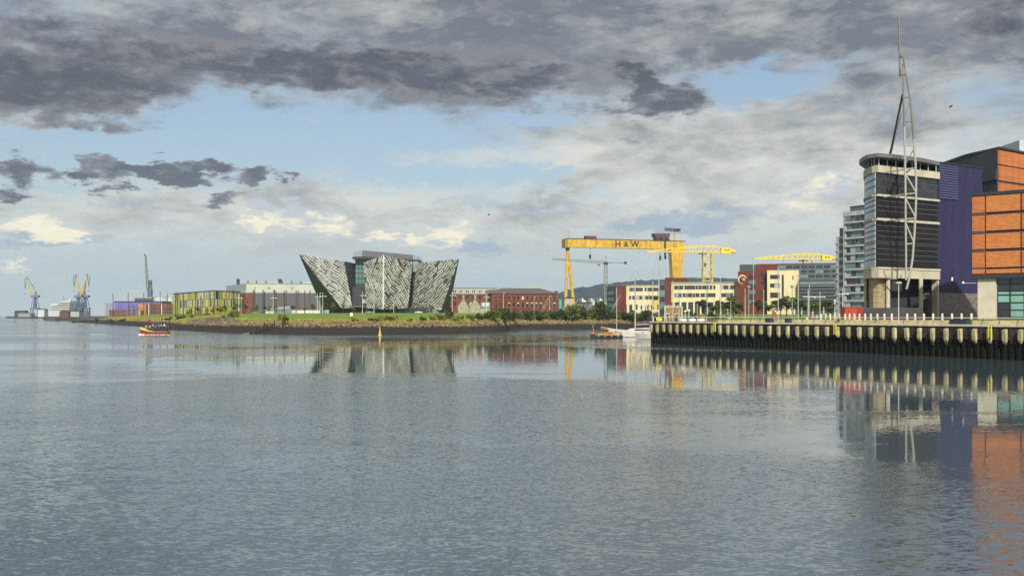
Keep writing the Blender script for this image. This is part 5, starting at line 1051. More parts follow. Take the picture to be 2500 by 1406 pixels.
def tree_proto(kind, seed, leafm):
    r = random.Random(seed); t = thing('young_tree', '', 'tree', (0, 0, 0)); m_ = MB()
    m_.tube((0, 0, -.2), (.05, 0, 2.2), .12, .09, 7); tips = []
    for k in range(6):
        a = k * 1.05 + r.random(); q = Vector((math.cos(a) * r.uniform(.7, 1.3), math.sin(a) * r.uniform(.7, 1.3), r.uniform(2.8, 5.0))); st = Vector((.05, 0, r.uniform(1.6, 2.2))); m_.tube(st, q, .06, .02, 5); tips.append(q)
    m_.tube((.05, 0, 2.2), (.1, 0, 5.3), .09, .03, 6); m_.build('trunk', BARK, t)
    lobes = [(tuple(q), (r.uniform(.5, .85), r.uniform(.5, .85), r.uniform(.4, .7))) for q in tips] + [((.1, 0, 5.2), (.6, .6, .6)), ((0, 0, 4.2), (.9, .9, .8))]
    m_ = MB(); leaves(m_, lobes, 620, .23, r); m_.build('crown', leafm, t); return t
def shrub_proto(seed, leafm):
    r = random.Random(seed); t = thing('shrub', '', 'shrub', (0, 0, 0)); m_ = MB(); lobes = []
    for k in range(7):
        a = r.random() * 6.28; d = r.uniform(.2, .8); q = Vector((math.cos(a) * d, math.sin(a) * d, r.uniform(.35, .85))); m_.tube((0, 0, -.1), q, .04, .012, 4); lobes.append((tuple(q), (r.uniform(.25, .5), r.uniform(.25, .5), r.uniform(.2, .35))))
    m_.build('stems', BARK, t); lobes.append(((0, 0, .3), (.9, .7, .3))); m_ = MB(); leaves(m_, lobes, 900, .085, r); m_.build('foliage', leafm, t); return t
TP = [[tree_proto(0, 21, LFM), False], [tree_proto(0, 22, LFD), False], [tree_proto(0, 23, LFY), False]]
SP = [[shrub_proto(31, LFD), False], [shrub_proto(32, LFM), False], [shrub_proto(33, LFD), False], [shrub_proto(34, LFY), False]]
def put(P, k, loc, rz, s, label, group):
    p = P[k]; o = place(p[0], p[1], loc, rz, s, label, group); p[1] = True; return o
rt = random.Random(8)
# young trees on the lawn before the striped building, hall and museum
LT = [458, 465, 482, 506, 518, 531, 540, 548, 572, 578, 590, 600, 615, 627, 646, 657, 672, 713, 745, 764, 797, 813, 838, 862, 917, 941, 966, 1006, 1031, 1052]
for k, px in enumerate(LT):
    Y = rt.uniform(600, 640); x = gx(px, Y); big = 1.15 if px in (813, 797, 590, 600, 578) else .85
    put(TP, (2, 0, 1)[k % 3] if px < 860 else 2, (x, Y, land(x, Y)), rt.random() * 6, big * rt.uniform(.75, 1.15), '%s from the left of the young trees on the far lawn' % ORD[k], 'young trees on the far lawn')
# fuller trees along the basin in front of the colleges
QT = [(1652, 5.6), (1672, 6), (1684, 7.6), (1700, 5.5), (1716, 8.2), (1738, 6), (1754, 7.4), (1775, 6), (1790, 8.6), (1806, 6.5), (1850, 7), (1866, 6.5), (1888, 6.5), (1905, 7.5), (1920, 8.4), (1936, 8), (1954, 6.5), (1978, 7), (1992, 6.2), (2015, 6.6), (2030, 5.5)]
for k, (px, hh) in enumerate(QT):
    Y = 470 + rt.uniform(-6, 10); x = gx(px, Y); s = hh / 5.9 * 1.15; put(TP, (0, 1, 0)[k % 3], (x, Y, land(x, Y) - .2), rt.random() * 6, (s * 1.5, s * 1.5, s), '%s from the left of the leafy trees in front of the colleges' % ORD[k], 'leafy trees in front of the colleges')
# shrubs along the bank: (px, width px, height px, distance inland)
SHB = [(180, 14, 6, 20), (236, 10, 12, 26), (246, 20, 6, 22), (272, 12, 11, 26), (300, 22, 6, 30), (412, 22, 10, 24), (440, 26, 9, 26), (470, 14, 8, 36), (545, 16, 9, 22), (566, 30, 17, 24), (578, 22, 14, 26), (690, 26, 18, 26), (700, 14, 9, 24), (866, 22, 12, 23), (905, 14, 8, 24), (921, 26, 13, 24), (946, 26, 14, 26), (962, 20, 12, 28), (1000, 16, 9, 24), (1032, 20, 12, 24), (1055, 18, 14, 28), (1075, 28, 16, 30), (1098, 24, 18, 30), (1110, 26, 13, 25), (1125, 18, 11, 28), (1150, 26, 13, 26), (1172, 30, 18, 27), (1190, 26, 20, 28),
       (1206, 30, 22, 22), (1228, 34, 26, 20), (1250, 30, 20, 22), (1268, 26, 16, 26), (1288, 30, 18, 24), (1310, 30, 18, 24), (1330, 34, 17, 26), (1352, 30, 16, 24), (1376, 36, 22, 24), (1392, 40, 30, 22), (1412, 26, 18, 26), (1428, 22, 26, 24), (1450, 30, 22, 24), (1466, 36, 34, 22), (1484, 30, 20, 22), (1503, 30, 17, 24), (1522, 30, 15, 22), (1540, 34, 18, 24), (1560, 34, 17, 22), (1580, 34, 18, 24), (1600, 30, 18, 20)]
for k, (px, w, hh, d) in enumerate(SHB):
    Y = 500
    for _ in range(6): Y = shoreY(gx(px, Y)) + d
    x = gx(px, Y); wm, hm = w * Y / F, hh * Y / F
    kd = (k % 3) if px > 1200 else rt.choice((0, 1, 3, 2)); size = 'wide dark' if w > 29 and kd != 1 else ('large' if hh > 16 else 'low')
    zone = 'along the cove' if px > 1200 else ('below the museum lawn' if px > 800 else 'along the left bank')
    idx = sum(1 for q in SHB[:k] if (q[0] > 1200) == (px > 1200) and (px > 1200 or (q[0] > 800) == (px > 800)))
    put(SP, kd, (x, Y, land(x, Y) - .15), rt.random() * 6, ((wm * .62, wm * .55, hm * 1.05) if px < 1200 else (wm * .85, wm * .7, hm * 1.35)), '%s from the left of the shrubs growing %s, %s' % (ORD[idx], zone, size), 'shrubs on the river bank')
for px, w, hh, Y, lab in ((1960, 16, 13, 226, 'small round green bush behind the quay grass bed'), (2008, 12, 6, 224, 'tiny clipped bush behind the railing')):
    x = gx(px, Y); put(SP, 1, (x, Y, QZ), 1, (w * Y / F * .6, w * Y / F * .6, hh * Y / F * 1.1), lab, 'bushes on the quay')
# rough grass and riprap (nobody could count these)
rg = random.Random(4); m_ = MB()
for k in range(34000):
    x = rg.uniform(-330, 64); d = 17.5 + abs(rg.gauss(0, 1)) * 7
    if d > 33: continue
    if noise.noise(Vector((x * .07, d * .12, 2))) < -.22: continue
    y = shoreY(x) + d; z_ = land(x, y); s = rg.uniform(.3, .75) * (1 if d > 23 else .6); a = rg.random() * 3.14; w = rg.uniform(.12, .34); l = rg.uniform(-.3, .3)
    ca, sa = math.cos(a) * w, math.sin(a) * w
    m_.add([(x - ca, y - sa, z_ - .1), (x + ca, y + sa, z_ - .1), (x + ca * .3 + l, y, z_ + s), (x - ca * .4 + l, y, z_ + s * .85)], [(0, 1, 2, 3)])
tag(m_.build('rough_grass', leaf_mat('dry_grass', (.085, .105, .02), (.34, .30, .07)), origin=(0, 0, 0)), 'rough yellow grass along the top of the bank', 'grass', None, 'stuff')
m_ = MB(); RS = [(1, 0, 0), (-1, 0, 0), (0, 1, 0), (0, -1, 0), (0, 0, 1), (0, 0, -1)]
for k in range(4000):
    x = rg.uniform(-150, 62) if k % 6 else rg.uniform(-330, 62); d = rg.gauss(17.5, 2.6) if k % 4 else rg.uniform(2, 14); s = rg.uniform(.25, .75) * (1 if k % 4 else .45); y = shoreY(x) + d; z_ = land(x, y); rot = Matrix.Rotation(rg.random() * 6, 3, Vector((rg.random(), rg.random(), rg.random() + .1)).normalized())
    vs = [rot @ (Vector(v) * s * rg.uniform(.6, 1.25)) + Vector((x, y, z_ + s * .25)) for v in RS]
    m_.add(vs, [(0, 2, 4), (2, 1, 4), (1, 3, 4), (3, 0, 4), (2, 0, 5), (1, 2, 5), (3, 1, 5), (0, 3, 5)])
RK = bpy.data.materials.new('riprap_stone'); RK.use_nodes = True; t_ = RK.node_tree; t_.nodes.clear(); q = G(t_); p = q.n('ShaderNodeBsdfPrincipled'); p.inputs['Roughness'].default_value = .9
pos = q.n('ShaderNodeNewGeometry').outputs['Position']; sp = q.n('ShaderNodeSeparateXYZ'); q.set(sp.inputs[0], pos); cst = q.mix(q.ss(q.noise(pos, .9, 2, .6), .3, .7), (.035, .027, .017), (.30, .22, .12)); q.set(p.inputs['Base Color'], q.mix(q.ss(sp.outputs[2], 1.9, 3.0), (.028, .022, .018), cst)); q.set(q.n('ShaderNodeOutputMaterial').inputs[0], p.outputs[0])
tag(m_.build('riprap', RK, origin=(0, 0, 0)), 'tumbled stones of the bank revetment', 'stones', None, 'stuff')
# timber piles in the mud
TPX = [611, 616, 621, 626, 632, 635, 642, 646, 651, 655, 660, 665, 669, 689, 694, 697, 702]; rk = random.Random(6); pl = None
for k, px in enumerate(TPX):
    Y = 390 + rk.uniform(-1.5, 1.5); x = gx(px, Y); z_ = land(x, Y); h = rk.uniform(1.8, 3.4)
    t = thing('timber_pile', '%s from the left of the black timber piles in the mud' % ORD[k], 'pile', (x, Y, z_), 'old timber piles in the mud')
    MB().tube((x, Y, z_ - 1), (x + rk.uniform(-.15, .15), Y, z_ + h), .26, .22, 7).build('shaft', WOOD, t); MB().tube((x, Y, z_ + h * .45), (x, Y, z_ + h * .5), .3, n=7).build('iron_band', DARK, t)
# fallen timbers and concrete slip wall
for k, (px, py, l) in enumerate(((598, 788, 5), (606, 786, 4))):
    Y = 392; p = at(px, py, Y); tag(MB().bar((p.x - l / 2, Y, land(p.x, Y) + .2), (p.x + l / 2, Y + 1, land(p.x, Y) + 1.0), .35).build('fallen_timber', mat('grey_timber', (.22, .19, .14), .9, 0, .3)), ('lower' if k == 0 else 'upper') + ' fallen grey timber beside the black piles', 'timber', 'fallen timbers')
t = thing('slip_wall', 'weathered concrete slip wall below the grassy hump', 'wall', (-124, 470, 2.5))
for k in range(8):
    x = -144 + k * 5.2; y = shoreY(x + 2.6) + 17.5; MB().box(x, x + 5.1, y, y + 1.0, 1.5, 4.4 + 1.2 * math.exp(-((k - 3.5) / 2.4) ** 2)).build('slab', mat('stained_concrete', (.13, .115, .075), .9, 0, .45, .6), t)
# small jetty frame left of the slip
Y = 500; t = thing('jetty_frame', 'dark timber jetty frame behind the tour boat', 'jetty', (gx(404, Y), Y, 1))
for px in (395, 404, 414): MB().bar((gx(px, Y), Y, -1), (gx(px, Y), Y, gz(772, Y)), .4).build('pile', WOOD, t)
for py in (775, 783): MB().bar((gx(393, Y), Y - .3, gz(py, Y)), (gx(415, Y), Y - .3, gz(py, Y)), .25).build('waler', STONE, t)
Y = 1150; t = thing('dolphin', 'small black H-shaped mooring dolphin out in the water at left', 'dolphin', (gx(139.5, Y), Y, 0))
for px in (136.5, 142.5): MB().bar((gx(px, Y), Y, -2), (gx(px, Y), Y, 3.6), .6).build('pile', WOOD, t)
MB().bar((gx(136, Y), Y, 1.7), (gx(143, Y), Y, 1.7), .5).build('cross_beam', WOOD, t)

# ================================================================ people
SKN = mat('skin', (.50, .30, .21), .6, 0, .05)
def person(label, loc, rz, top, legs, hair, seated=False, s=1.0, group=None, arm=0.0):
    me = bpy.data.meshes.new('person')
    hip = .46 if seated else .92
    V = [((0, 0, hip), .14), ((0, 0, hip + .22), .135), ((0, .0, hip + .45), .155), ((0, 0, hip + .56), .075), ((0, -.01, hip + .62), .07), ((0, -.02, hip + .72), .105), ((0, -.01, hip + .83), .085)]
    E = [(0, 1), (1, 2), (2, 3), (3, 4), (4, 5), (5, 6)]
    for sx in (-1, 1):
        b = len(V); V += [((sx * .20, 0, hip + .50), .06), ((sx * .25, -.02 - arm * .1, hip + .24), .048), ((sx * .23, -.12 - arm * .25, hip + .04 + arm * .25), .04), ((sx * .22, -.17 - arm * .3, hip - .04 + arm * .3), .045)]
        E += [(2, b), (b, b + 1), (b + 1, b + 2), (b + 2, b + 3)]; b = len(V)
        if seated: V += [((sx * .1, -.05, hip), .095), ((sx * .11, -.42, hip + .02), .075), ((sx * .11, -.42, .08), .055), ((sx * .11, -.55, .05), .045)]
        else: V += [((sx * .1, 0, hip - .08), .1), ((sx * .11, -.02 + sx * .06, .48), .07), ((sx * .11, sx * .12, .08), .05), ((sx * .11, sx * .12 - .12, .045), .045)]
        E += [(0, b), (b, b + 1), (b + 1, b + 2), (b + 2, b + 3)]
    me.from_pydata([v for v, _ in V], E, [])
    tmp = bpy.data.objects.new('tmp', me); col.objects.link(tmp); tmp.modifiers.new('s', 'SKIN')
    for i, (_, r_) in enumerate(V): me.skin_vertices[0].data[i].radius = (r_, r_)
    me.skin_vertices[0].data[0].use_root = True
    sb = tmp.modifiers.new('d', 'SUBSURF'); sb.levels = sb.render_levels = 1
    m2 = bpy.data.meshes.new_from_object(tmp.evaluated_get(bpy.context.evaluated_depsgraph_get())); bpy.data.objects.remove(tmp); m2.materials.clear()
    for m in (SKN, top, legs, hair): m2.materials.append(m)
    for pf in m2.polygons:
        c = pf.center; pf.use_smooth = True
        if c.z > hip + .58: pf.material_index = 3 if (c.z > hip + .79 or c.y > .03) else 0
        elif abs(c.x) > .19 and c.z < hip + .07: pf.material_index = 0
        elif c.z > hip + .02: pf.material_index = 1
        else: pf.material_index = 2
    o = bpy.data.objects.new('person', m2); col.objects.link(o); o.location = loc; o.rotation_euler = (0, 0, rz); o.scale = (s, s, s)
    return tag(o, label, 'person', group)
CM = lambda n, c: mat('cloth_' + n, c, .85, 0, .1)
HB_, HG = mat('hair_brown', (.05, .03, .02), .7, 0, 0), mat('hair_fair', (.35, .26, .12), .7, 0, 0)
P = at(2048, 790, 197); person('walker in orange top and dark trousers with small pack on the quay', (gx(2048, 204), 204, QZ), .5, CM('orange', (.55, .25, .08)), CM('black', (.02, .02, .025)), HB_, arm=.3)
person('person in dark coat standing at the pier end railing', (gx(1650, 256), 256, QZ), -.4, CM('charcoal', (.03, .03, .035)), CM('black', (.02, .02, .025)), HB_)
person('person in white shirt sitting on the planter wall below the yacht masts', (gx(1970, 222), 222, QZ), .3, CM('white', (.65, .65, .65)), CM('navy', (.03, .04, .09)), HB_, seated=True)
person('person in dark jacket beside the white shirted sitter', (gx(1977, 222), 222, QZ), -.2, CM('charcoal', (.03, .03, .035)), CM('black', (.02, .02, .025)), HG)
person('person in pink top near the green bush on the quay', (gx(1984, 223), 223, QZ), .6, CM('pink', (.55, .25, .27)), CM('navy', (.03, .04, .09)), HB_)
person('person in pale blue shirt right of the pink top', (gx(1994, 223), 223, QZ), -.6, CM('paleblue', (.35, .42, .58)), CM('black', (.02, .02, .025)), HB_)
person('person in dark clothes walking past the museum shop fronts', (gx(937, 640), 640, land(gx(937, 640), 640)), .2, CM('charcoal', (.03, .03, .035)), CM('black', (.02, .02, .025)), HB_)

# ================================================================ boats
def hull(mb, L, B, Hh, rake=.12, sheer=.18, n=10, z0=-.5, stern=.55):
    rows = []
    for i in range(n + 1):
        t = i / n; x = (t - .5) * L; w = B / 2 * (stern + (1 - stern) * math.sin(min(1, t / .45) * math.pi / 2)) if t < .45 else B / 2 * math.cos(((t - .45) / .55) ** 1.7 * math.pi / 2) + .02
        zt = Hh + sheer * Hh * (2 * t - .8) ** 2 * (1.8 if t > .4 else .7); xo = rake * L * max(0, t - .8) * 2.2
        rows.append([(x, -w * .35, z0), (x + xo * .3, -w * .85, .1), (x + xo, -w, zt), (x + xo, w, zt), (x + xo * .3, w * .85, .1), (x, w * .35, z0)])
    vs = [v for r in rows for v in r]; fs = []
    for i in range(n):
        for k in range(6): fs.append((i * 6 + k, (i + 1) * 6 + k, (i + 1) * 6 + (k + 1) % 6, i * 6 + (k + 1) % 6))
    fs += [tuple(range(6)), tuple(range(n * 6, n * 6 + 6))[::-1]]; mb.add(vs, fs); return rows
YW = mat('yacht_white', (.55, .54, .49), .3, 0, .05); ALM = mat('mast_alloy', (.58, .58, .52), .35, .4, .05); CANV = mat('blue_canvas', (.06, .06, .20), .8, 0, .1); BUF = mat('buff_spar', (.55, .43, .24), .6, 0, .1)
def yacht(label, x, y, Lh, mast_h, rz, hm=YW, spar=ALM, mizzen=0, group='yachts in the marina basin'):
    t = thing('sailing_yacht', label, 'yacht', (0, 0, 0), group); m_ = MB(); B = Lh * .29; Hh = Lh * .105; hull(m_, Lh, B, Hh); m_.build('hull', hm, t)
    MB().prism([(-Lh * .22, -B * .26), (Lh * .16, -B * .24), (Lh * .24, 0), (Lh * .16, B * .24), (-Lh * .22, B * .26)], Hh * .95, [Hh * 1.55, Hh * 1.4, Hh * 1.1, Hh * 1.4, Hh * 1.55]).build('cabin', hm, t)
    for sx in (-1, 1): MB().box(-Lh * .15, Lh * .1, sx * B * .262 - .03, sx * B * .262 + .03, Hh * 1.1, Hh * 1.3).build('cabin_window', GLASS, t)
    mx = Lh * .08; r = .012 * Lh * .8 + .02; m_ = MB(); m_.tube((mx, 0, Hh), (mx, 0, mast_h), r, r * .75, 7); m_.build('mast', spar, t)
    MB().tube((mx, 0, Hh * 2.0), (-Lh * .32, 0, Hh * 2.2), r * .7, n=6).build('boom', spar, t); MB().tube((mx - .2, 0, Hh * 2.25), (-Lh * .31, 0, Hh * 2.4), r * 1.4, r, n=7).build('furled_sail', CANV, t)
    MB().bar((mx, -B * .3, mast_h * .62), (mx, B * .3, mast_h * .62), .07).bar((mx, -B * .25, mast_h * .82), (mx, B * .25, mast_h * .82), .05).build('spreaders', spar, t)
    m_ = MB()
    for q in ((Lh * .5, 0), (-Lh * .48, 0), (mx, -B * .48), (mx, B * .48)): m_.tube((q[0], q[1], Hh), (mx, 0, mast_h * .97), .022, n=3)
    m_.build('rigging', DARK, t)
    if mizzen: MB().tube((-Lh * .34, 0, Hh), (-Lh * .34, 0, mizzen), r * .8, r * .6, 7).build('mizzen_mast', spar, t)
    MB().tube((mx, 0, mast_h), (mx, 0, mast_h + .5), .02, n=3).box(mx - .35, mx + .2, -.03, .03, mast_h + .05, mast_h + .12).build('wind_vane', DARK, t)
    t.location = (x, y, 0); t.rotation_euler = (0, 0, rz); return t
YL = [(1601, 686, 300, 'slim mast yacht just behind the left end of the pier'), (1617, 596, 318, 'yacht with the tallest white mast behind the pier end'), (1636, 686, 305, 'yacht with buff mast before the stone pump house'), (1709, 742, 330, 'small yacht with short thick mast behind the lifebuoys'), (1733, 691, 335, 'yacht with grey mast before the college wing windows'), (1766, 672, 345, 'yacht with tall thin mast before the right ribbon windows'), (1813, 704, 300, 'yacht with cream wooden mast before the emblem tower'), (1848, 640, 325, 'yacht with very tall white mast before the emblem tower'),
      (1872, 707, 305, 'yacht with white mast left of the orange lifebuoy'), (1907, 654, 350, 'yacht with tall thin mast before the cream block'), (1943, 674, 340, 'yacht with thin mast at the cream block right edge'), (1984, 694, 320, 'yacht with white mast before the glass annex'), (1665, 728, 340, 'small yacht with raked dark spar near the pump house'), (1790, 735, 350, 'small yacht with short mast among the trees')]
for k, (px, py, Y, lab) in enumerate(YL):
    h = gz(py, Y); yacht(lab, gx(px, Y), Y, 8.5 + h * .18, h, (2.6, 3.4, .5, 2.9)[k % 4], spar=BUF if 'buff' in lab or 'cream wooden' in lab else (STEEL if 'grey' in lab else ALM))
# raked derrick-like poles near the pumps
for k, (px0, py0, px1, py1, lab) in enumerate(((1612, 772, 1640, 728, ''), )): pass
# large white ketch lying beyond the pier end
Y = 333; KX = gx(1562, Y); t = yacht('long white ketch moored beyond the pier end', KX, Y, 17.5, gz(650, Y), math.pi + .05, mizzen=None, group=None); t['group'] = 'boats lying beyond the pier end'
MB().tube((7.0, 0, 1.7), (7.0, .0, gz(702, Y)), .10, .08, 7).build('fore_mast', ALM, t)
MB().tube((7.0, 0, 2.2), (11.8, 0, 3.1), .09, n=6).tube((7.2, .6, 2.0), (11.2, .2, 2.6), .05, n=5).build('bowsprit', ALM, t)
for k in range(4): MB().bar((8 + k * .9, -.3, 2.2 + k * .15), (8.2 + k * .9, .5, 2.1 + k * .12), .08).build('pulpit_rail', WHITE, t)
# dark work boat with orange covers
Y = 322; t = thing('work_boat', 'low dark work boat with orange covers ahead of the white ketch', 'boat', (0, 0, 0), 'boats lying beyond the pier end'); m_ = MB(); hull(m_, 9.4, 2.8, .75, .08, .1); m_.build('hull', mat('boat_black', (.03, .03, .03), .6, 0, .2), t)
ORG = mat('cover_orange', (.36, .125, .03), .7, 0, .2, 1.0)
m_ = MB(); m_.prism([(-3.6, -.9), (1.5, -1.0), (3.4, 0), (1.5, 1.0), (-3.6, .9)], .7, [1.5, 1.3, .9, 1.3, 1.6]); m_.build('cabin', mat('boat_ochre', (.42, .30, .12), .7, 0, .4, 1.0), t); MB().prism([(-1.5, -1.05), (1.2, -1.05), (1.2, 1.05), (-1.5, 1.05)], 1.1, [1.75, 1.6, 1.6, 1.75]).build('cover', ORG, t)
MB().ball((1.4, 0, 2.9), .42, .2, .5).tube((1.4, 0, 1.2), (1.4, 0, 2.5), .05, n=5).build('orange_marker', ORG, t); MB().prism([(-4.5, -.6), (-2.6, -.9), (-2.6, .9), (-4.5, .6)], .7, [1.6, 1.9, 1.9, 1.6]).build('spray_hood', STEEL, t)
MB().tube((3.8, 0, .9), (4.1, 0, 3.9), .06, n=5).build('jackstaff', BUF, t); MB().ball((4.0, 0, 1.2), .7, .5, .35).build('bow_cover', ORG, t)
for sx in (-1, 1):
    for k in range(4): MB().ball((-3 + k * 1.9, sx * 1.4, .45), .26).build('fender', mat('fender_grey', (.25, .26, .28), .6, 0, .1), t)
t.location = (gx(1481, Y), Y, 0); t.rotation_euler = (0, 0, math.pi + .15)
# tour boat, yellow and red, with passengers
Y = 372; t = thing('tour_boat', 'small yellow and red tour boat crowded with passengers', 'boat', (0, 0, 0)); TBX = gx(378, Y)
LB = 9.3; m_ = MB(); rows_ = hull(m_, LB, 3.2, .95, .1, .34, 12, -.5, .8); m_.build('hull', mat('boat_red', (.29, .05, .03), .5, 0, .12), t)
m_ = MB(); n = 12
for i in range(n):                            # yellow bulwark following the sheer
    for k, sg in ((2, -1), (3, 1)):
        a, b = Vector(rows_[i][k]), Vector(rows_[i + 1][k]); ha, hb = (.12 + .75 * max(0, (i / n - .45) / .55), .12 + .75 * max(0, ((i + 1) / n - .45) / .55)); o_ = Vector((0, sg * .06, 0)); m_.hexa([a - o_, b - o_, b + o_, a + o_, a - o_ + Vector((0, 0, ha)), b - o_ + Vector((0, 0, hb)), b + o_ + Vector((0, 0, hb)), a + o_ + Vector((0, 0, ha))])
m_.build('bulwark', mat('boat_yellow', (.56, .47, .12), .5, 0, .1), t)
m_ = MB()
for i in range(n):
    for k, sg in ((2, -1), (3, 1)):
        a, b = Vector(rows_[i][k]) + Vector((0, sg * .08, -.12)), Vector(rows_[i + 1][k]) + Vector((0, sg * .08, -.12)); m_.bar(a, b, .16)
m_.build('rubbing_strake', BLK, t)
for k in range(3): MB().box(-.1 + k * .95, .28 + k * .95, -1.42, -1.2, 1.0, 2.05).build('cabin_pillar', mat('boat_cream', (.72, .68, .38), .5, 0, .08), t)
MB().box(-4.2, 2.4, -1.25, 1.3, .9, 1.95).build('cabin', mat('boat_navy', (.02, .022, .03), .4, 0, .1), t); MB().box(-4.3, 2.5, -1.45, 1.45, 1.96, 2.06).build('upper_deck', DARK, t)
MB().box(-3.8, -2.2, -1.32, -1.26, 1.35, 1.65).build('name_board', STEEL, t)
MB().prism([(2.5, -.7), (3.4, -.5), (3.4, .5), (2.5, .7)], 1.2, [2.3, 1.7, 1.7, 2.3]).build('fore_cabin', MATS['boat_yellow'], t)
for k in range(4): MB().ball((-3.9 + k * .75, -1.62, .75), .24, .12, .2).build('fender', mat('fender_pink', (.62, .36, .26), .6, 0, .1), t)
m_ = MB()
for xx in (-4.1, -2, 0, 2): m_.tube((xx, -1.4, 2.06), (xx, -1.4, 2.95), .03, n=4).tube((xx, 1.4, 2.06), (xx, 1.4, 2.95), .03, n=4)
m_.tube((-4.1, -1.4, 2.95), (2, -1.4, 2.95), .03, n=4).tube((-4.1, 1.4, 2.95), (2, 1.4, 2.95), .03, n=4); m_.build('guard_rail', STEEL, t)
MB().tube((2.2, 0, 2), (2.1, 0, 5.2), .06, .04, 6).build('mast', RUST, t); MB().add([(2.1, 0, 5.1), (2.1, 0, 4.4), (1.1, .1, 4.2), (1.1, .1, 4.9)], [(0, 1, 2, 3), (3, 2, 1, 0)]).build('flag', mat('flag_red', (.45, .06, .05), .8, 0, .1), t)
t.location = (TBX, Y, 0); t.rotation_euler = (0, 0, math.pi)
pc = [('yellow jacket at the tour boat wheel', 'yel', (.6, .5, .12), -2.9, 0, 1.7), ('white shirt on the tour boat, first in line', 'white', (.65, .65, .65), -1.4, -.7, 2.07), ('red top towards the front of the tour boat', 'red', (.45, .06, .05), -.9, .3, 2.07), ('pink jumper at the tour boat front rail', 'pink', (.55, .25, .27), -.3, -.8, 2.07), ('tan coat in the middle of the tour boat', 'tan', (.4, .27, .14), .3, .2, 2.07), ('dark navy coat in the middle of the tour boat', 'navy', (.03, .04, .09), .8, -.7, 2.07), ('lilac top behind the middle of the tour boat', 'lilac', (.34, .28, .5), 1.5, -.3, 2.07), ('pale blue jacket towards the tour boat stern', 'paleblue', (.35, .42, .58), 2.0, .5, 2.07), ('charcoal coat towards the tour boat stern', 'charcoal', (.03, .03, .035), 2.6, -.7, 2.07), ('bright white jacket near the tour boat stern', 'white', (.65, .65, .65), 3.1, .1, 2.07), ('mustard jacket last at the tour boat stern', 'mustard', (.5, .36, .1), 3.7, -.6, 2.07)]
for k, (lab, cn, c, dx_, dy_, z_) in enumerate(pc): person('passenger in ' + lab, (TBX + dx_, Y + dy_, z_), rk.uniform(-1, 1), CM(cn, c), CM('black' if k % 2 else 'navy', (.02, .02, .025)), HB_ if k % 3 else HG, seated=k in (1, 4, 8), s=.92, group='passengers on the tour boat')
# bow wave
m_ = MB(); FO = mat('foam', (.75, .77, .78), .8, 0, .1, 2.0)
for k in range(26): m_.ball((TBX - 4.9 + k * .42 + rk.uniform(-.2, .2), Y - 1.4 - .035 * k + rk.uniform(-.3, .3), .03), rk.uniform(.2, .5), rk.uniform(.15, .35), rk.uniform(.05, .14) * (2 if k < 5 else 1), 6, 4)
tag(m_.build('bow_wave', FO, origin=(TBX, Y - 1.5, 0)), 'white foam along the tour boat waterline', 'foam', None, 'stuff')
# yellow buoy
Y = 352; bx = gx(927.5, Y); t = thing('buoy', 'yellow conical channel buoy in front of the museum', 'buoy', (bx, Y, -.3)); BY = mat('buoy_yellow', (.55, .44, .06), .5, 0, .1)
MB().lathe((bx, Y, 0), [(.45, -.5), (.58, -.1), (.58, .3), (.36, .45)], 14).build('float', BY, t); MB().lathe((bx, Y, 0), [(.42, .5), (.26, 1.4), (.20, 2.0), (.14, 2.2)], 10).build('tower', BY, t); MB().lathe((bx, Y, 0), [(.05, 2.2), (.22, 2.35), (.16, 2.7), (.03, 2.95)], 8).build('top_mark', BY, t)
# old steamer with buff funnel
Y = 552; t = thing('steamer', 'old steamer with buff black-topped funnel and white ventilators', 'ship', (gx(1570, Y), Y, 4)); X = lambda p: gx(p, Y); Z = lambda p: gz(p, Y)
MB().prism([(X(1532), Y), (X(1540), Y - 4), (X(1606), Y - 4), (X(1612), Y), (X(1606), Y + 4), (X(1540), Y + 4)], 1.5, Z(762)).build('hull', mat('steamer_buff', (.36, .28, .19), .7, 0, .2), t); MB().box(X(1537), X(1608), Y - 4.1, Y + 4.1, Z(764), Z(763)).build('strake', WHITE, t)
MB().box(X(1545), X(1606), Y - 2.5, Y + 2.5, Z(762), Z(756)).build('deck_house', mat('house_cream', (.5, .46, .36), .7, 0, .15), t)
MB().lathe((X(1599.5), Y - 1, 0), [(.95, Z(760)), (.95, Z(733))], 12).build('funnel', mat('funnel_buff', (.70, .45, .09), .5, 0, .06), t); MB().lathe((X(1599.5), Y - 1, 0), [(.97, Z(733)), (.9, Z(725))], 12).build('funnel_top', BLK, t)
for px in (1561, 1567, 1577, 1584, 1592): MB().tube((X(px), Y - 2.6, Z(760)), (X(px), Y - 2.6, Z(748)), .22, n=7).ball((X(px), Y - 2.8, Z(746)), .5, .5, .5).build('ventilator', WHITE if px != 1584 else BY, t)
for px in (1549, 1555): MB().tube((X(px), Y - 2, Z(762)), (X(px) - 1.2, Y - 2, Z(752)), .12, n=5).build('davit', WHITE, t)
